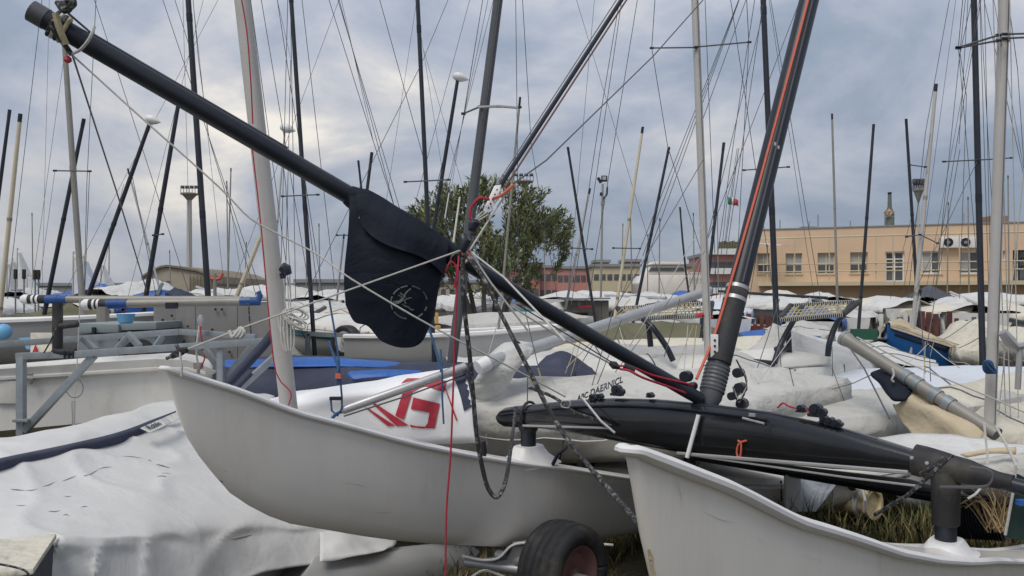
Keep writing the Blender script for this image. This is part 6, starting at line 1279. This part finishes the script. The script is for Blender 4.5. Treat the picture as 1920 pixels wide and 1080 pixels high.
fl_ = MB().tube([c, c+Vector((0, 0, .95)), c+Vector((0, 0, 1.05)), c+Vector((0, 0, 1.35)), c+Vector((0, 0, 1.9)), c+Vector((0, 0, 2.05))], [.24, .24, .2, .11, .1, .09], 16); fl_.build('flue', 'chim', pb_); MB().tube([c+Vector((0, 0, 2.05)), c+Vector((0, 0, 2.16))], .11, 12).build('flue_cap', 'blackm', pb_)
MB().tube([c+Vector((0, 0, .78)), c+Vector((0, 0, .82))], .245, 16).build('flue_band', 'alu', pb_)
sg = thing('rooftop_sign', 'faded diamond warning sign beside the flue on the peach roof', 'sign', c)
sc_ = P(1667, 398, c.y-.3); s2 = .3
dia = [sc_+Vector((0, 0, s2)), sc_+Vector((s2, 0, .02)), sc_+Vector((0.02, 0, -s2)), sc_+Vector((-s2, 0, -.02))]
MB().prism(dia, (0, .03, 0)).build('plate', 'brick', sg, smooth=False); MB().prism([sc_+(p-sc_)*.72+Vector((0, -.012, 0)) for p in dia], (0, .008, 0)).build('face', 'beige', sg, smooth=False)
MB().prism([sc_+Vector((-.2, -.02, .02)), sc_+Vector((.2, -.02, .06)), sc_+Vector((.05, -.02, -.02)), sc_+Vector((.03, -.02, -.17)), sc_+Vector((-.05, -.02, -.17)), sc_+Vector((-.06, -.02, -.04))], (0, .004, 0)).build('symbol', 'brick', sg, smooth=False)
MB().bar(sc_+Vector((.2, .05, -.05)), c+Vector((0, -.2, .9)), .04, .04).build('bracket', 'wire', sg)
# ================================================================ FAR BUILDINGS
def block(label, x0, x1, y0, d, mt, rows, cols, ybot=560, name='house', dep=14, roof='greyb', ww=.9, wh=1.3, y1=None, top=None, glass='glass'):
    t = thing(name, label, 'building', P((x0+x1)/2, ybot, d)); ORG[t.name].z = 0; t.location.z = 0
    A = P(x0, y0, d); B = P(x1, y1 or y0, d); zt_ = A.z
    MB().prism([Vector((A.x, d, -.2)), Vector((B.x, d, -.2)), Vector((B.x, d, B.z)), Vector((A.x, d, zt_))], (0, dep, 0)).build('wall', mt, t, smooth=False)
    MB().prism([Vector((A.x-.3, d-.3, zt_)), Vector((B.x+.3, d-.3, B.z)), Vector((B.x+.3, d+dep, B.z)), Vector((A.x-.3, d+dep, zt_))], (0, 0, .5)).build('roof', roof, t, smooth=False)
    src = None
    for r in range(rows):
        for c_ in range(cols):
            x = A.x+(B.x-A.x)*(c_+.5)/cols; z = zt_-(r+.62)*3.1
            if z < 1: continue
            if src is None:
                src = MB().prism([Vector((x-ww/2, d-.06, z-wh/2)), Vector((x+ww/2, d-.06, z-wh/2)), Vector((x+ww/2, d-.06, z+wh/2)), Vector((x-ww/2, d-.06, z+wh/2))], (0, .05, 0)).build('window', glass, t, smooth=False); s0 = (x, z)
            else:
                o = src.copy(); C.objects.link(o); o.parent = t; o.location = src.location+Vector((x-s0[0], 0, z-s0[1]))
    return t
block('dusky rose house at the left end of the red row', 985, 1012, 499, 150, 'pink', 2, 2, name='house')
block('red house, second in the row seen through the tree', 1012, 1045, 502, 152, 'pink2', 2, 3)
block('long red house right in the row by the tree', 1045, 1110, 504, 150, 'pink2', 2, 6)
block('dull red house hidden behind the dark grey mast', 905, 984, 506, 155, 'pink', 2, 6)
block('cream block with brick roof rooms', 1112, 1200, 500, 140, 'cream', 3, 7, wh=1.1)
block('narrow cream block right of the white cruiser', 1275, 1312, 500, 130, 'cream', 4, 4)
for x0, x1, y0, lab in ((1117, 1142, 492, 'small brick room on the cream roof, left'), (1170, 1200, 491, 'small brick room on the cream roof, right')): block(lab, x0, x1, y0, 142, 'brick', 0, 0, dep=6, name='roof_room')
ht = block('white and red terraced hotel behind the black mast', 1330, 1400, 478, 120, 'pink2', 3, 6, wh=1.6, name='hotel')
for r in range(4):
    z = zy(478, 120)-r*3.0; MB().prism([Vector((P(1328, 0, 120).x, 118.6, z)), Vector((P(1402, 0, 120).x, 118.6, z)), Vector((P(1402, 0, 120).x, 119.9, z)), Vector((P(1328, 0, 120).x, 119.9, z))], (0, 0, .9)).build('balcony', 'whitep', ht, smooth=False)
MB().prism([P(1345, 478, 122), P(1395, 478, 122), P(1393, 463, 122), P(1352, 466, 122)], (0, 6, 0)).build('roof_terrace', 'greyb', ht, smooth=False)
for k in range(9): MB().box(P(1350+5*k, 462-(k % 3), 121.5), (.35, .35, 1.4)).build('roof_post', 'olive', ht, smooth=False)
wc_ = thing('white_cruiser', 'white motor cruiser with a long dark window band beyond the yard', 'motor yacht', P(1255, 540, 60))
MB().prism([P(1203, 560, 58), P(1320, 560, 58), P(1318, 515, 58), P(1208, 515, 58), P(1198, 530, 58)], (0, 4, 0)).build('hull', 'gel', wc_, bevel=.1)
MB().prism([P(1210, 515, 58.5), P(1292, 515, 58.5), P(1284, 496, 58.5), P(1222, 496, 58.5)], (0, 3, 0)).build('cabin', 'gel', wc_, bevel=.1)
MB().prism([P(1216, 509, 58.38), P(1284, 509, 58.38), P(1282, 502, 58.38), P(1220, 502, 58.38)], (0, .1, 0)).build('window_band', 'glass', wc_, smooth=False)
MB().prism([P(1218, 496, 58.2), P(1288, 496, 58.2), P(1284, 492, 58.2), P(1228, 490, 58.2)], (0, 3.4, 0)).build('roof', 'gel', wc_, bevel=.05)
for k in range(7): MB().tube([P(1292+5*k, 528, 57.9), P(1292+5*k, 512, 57.9)], .03, 5).build('rail_post', 'whitep', wc_)
for y in (512, 520): MB().tube([P(1290, y, 57.9), P(1330, y, 57.9)], .03, 5).build('rail', 'whitep', wc_)
ts = thing('tan_shed', 'tan shed with a shallow arched brown roof on the left', 'shed', P(330, 560, 62))
prof = [(265, 522), (280, 512), (300, 503), (312, 501), (340, 505), (370, 510), (398, 522), (404, 535)]
MB().prism([P(265, 560, 62), P(404, 560, 62)]+[P(x, y, 62) for x, y in prof[::-1]], (0, 14, 0)).build('wall', 'tan', ts, smooth=False)
rf = [P(x, y-1, 61.8) for x, y in prof]; MB().loft([[p, p+Vector((0, 14.4, 0)), p+Vector((0, 14.4, .16)), p+Vector((0, 0, .16))] for p in rf]).build('roof', 'tanroof', ts, smooth=False)
for k in range(7): MB().prism([P(356+6.5*k, 545, 61.9), P(357.5+6.5*k, 545, 61.9), P(357.5+6.5*k, 518, 61.9), P(356+6.5*k, 518, 61.9)], (0, -.1, 0)).build('wall_rib', 'tanroof', ts, smooth=False)
for k in range(4): MB().prism([P(281+10*k, 531, 61.9), P(288+10*k, 531, 61.9), P(288+10*k, 527, 61.9), P(281+10*k, 527, 61.9)], (0, -.05, 0)).build('window', 'glass', ts, smooth=False)
block('low dark grey quay building left of the tan shed', 60, 262, 536, 130, 'greyb', 1, 14, name='quay_building')
block('grey low warehouse left of the black bag', 555, 645, 530, 110, 'greyb', 2, 8, name='warehouse')
block('grey low quay block behind the near white mast', 405, 552, 537, 120, 'greyb', 1, 10, name='quay_building')
block('low pale quay wall building right of the bag', 646, 904, 530, 150, 'tan', 1, 16, name='quay_building')
# ================================================================ TREE
tr_ = thing('oleander_tree', 'round oleander tree with narrow leaves rising behind the dark grey mast', 'tree', G2(912, 15)+(0,))
rnd = random.Random(5); TD = 15
base = Vector((G2(912, TD)[0], TD, 0)); stems = []
for (x0, x1, y1, dd) in ((902, 860, 480, .1), (908, 905, 470, -.3), (914, 950, 475, .3), (918, 985, 490, 0), (905, 830, 500, -.2), (916, 1010, 505, .2)):
    A = P(x0, 690, TD); A.z = 0; A.y += dd*.2; B = P((x0*.6+x1*.4), 565, TD+dd*.5); Cq = P(x1, y1, TD+dd)
    pts = catmull([A, A*.5+B*.5+Vector((.05, 0, .05)), B, B*.5+Cq*.5+Vector((.03, 0, 0)), Cq], 4); stems.append(pts)
    MB().tube(pts, [.075-.055*i/(len(pts)-1) for i in range(len(pts))], 9).build('trunk' if x1 in (860, 905, 950) else 'branch', 'bark', tr_)
g = MB(); br = MB()
def ell(px, py): return ((px-915)/152.)**2+((py-445)/102.)**2
n_c = 0
while n_c < 780:
    px, py = rnd.uniform(765, 1068), rnd.uniform(342, 550); e_ = ell(px, py)
    if e_ > 1.08 or (py > 505 and rnd.random() < .55): continue
    if px < 800 and py < 380: continue
    if noise.noise(Vector((px*.022, py*.022, 4))) < -.24: continue
    d = TD+rnd.uniform(-1.25, 1.25)*math.sqrt(max(.05, 1-min(1, e_*.9)))
    c = P(px, py, d); n_c += 1
    up = Vector((rnd.gauss(0, .35)+(px-915)/330, rnd.gauss(0, .4), 1-max(0, (py-450)/170))).normalized()
    br.tube([c-up*.32, c+up*.1], [.007, .004], 3, cap=False)
    for k in range(rnd.randint(15, 22)):
        h_ = rnd.uniform(-.26, .12); a_ = rnd.uniform(0, 2*math.pi); sd_ = up.orthogonal().normalized(); o_ = up.cross(sd_); out_ = sd_*math.cos(a_)+o_*math.sin(a_)
        dr = (up*rnd.uniform(.35, 1.1)+out_*rnd.uniform(.4, .95)).normalized(); ln = rnd.uniform(.11, .19); wv = dr.cross(out_+Vector((.01, .02, .03))).normalized()*rnd.uniform(.014, .022)
        p0 = c+up*h_; b0 = len(g.v); dp = Vector((0, 0, -.015))
        g.v += [p0, p0+dr*ln*.5+wv, p0+dr*ln+dp, p0+dr*ln*.5-wv]; g.f.append((b0, b0+1, b0+2, b0+3))
o = g.build('crown', 'leaf', tr_, smooth=False, fix=False); o['kind'] = 'stuff'
o = br.build('twigs', 'bark', tr_, fix=False); o['kind'] = 'stuff'
# ================================================================ GRASS
g = MB(); g2 = MB()
def blade(G_, x, y, h_, w_, lean):
    a_ = rnd.uniform(0, 6.28); dr = Vector((math.cos(a_), math.sin(a_), 0)); wv = Vector((-dr.y, dr.x, 0))*w_; b0 = len(G_.v); p = Vector((x, y, 0))
    G_.v += [p-wv, p+wv, p+dr*lean*h_*.4+wv*.7+Vector((0, 0, h_*.6)), p+dr*lean*h_*.4-wv*.7+Vector((0, 0, h_*.6)), p+dr*lean*h_+Vector((0, 0, h_*.95))]
    G_.f += [(b0, b0+1, b0+2, b0+3), (b0+3, b0+2, b0+4)]
def scatter(n_, x0, x1, y0, y1, hmin, hmax, dens=.0):
    k = 0
    while k < n_:
        x, y = rnd.uniform(x0, x1), rnd.uniform(y0, y1); q = noise.noise(Vector((x*1.3, y*1.3, 2)))
        if q < dens: continue
        k += 1; blade(g2 if rnd.random() < .22 else g, x, y, rnd.uniform(hmin, hmax)*(1+q), rnd.uniform(.004, .008), rnd.uniform(.1, .9))
scatter(9000, 1.6, 5.2, 4.4, 8.2, .12, .36, -.2)
scatter(5000, -1.4, 1.6, 3.6, 8.2, .03, .12, 0)
scatter(5000, -8, 9, 8, 14, .06, .25, .1)
o = g.build('grass', 'grass', smooth=False, fix=False); o['kind'] = 'stuff'
o = g2.build('dry_grass', 'straw', smooth=False, fix=False); o['kind'] = 'stuff'
rp = MB()
for k in range(60):
    c = P(1875+rnd.uniform(-28, 12), 985+rnd.uniform(-5, 15), 4.6+rnd.uniform(-.2, .2)); a_ = rnd.uniform(-1.6, 1.6)
    rp.tube(catmull([c, c+Vector((.12*math.sin(a_), rnd.uniform(-.05, .05), .17)), c+Vector((.26*math.sin(a_), rnd.uniform(-.1, .1), rnd.uniform(.1, .34)))], 3), .004, 3)
o = rp.build('dry_twigs', 'straw'); o['kind'] = 'stuff'
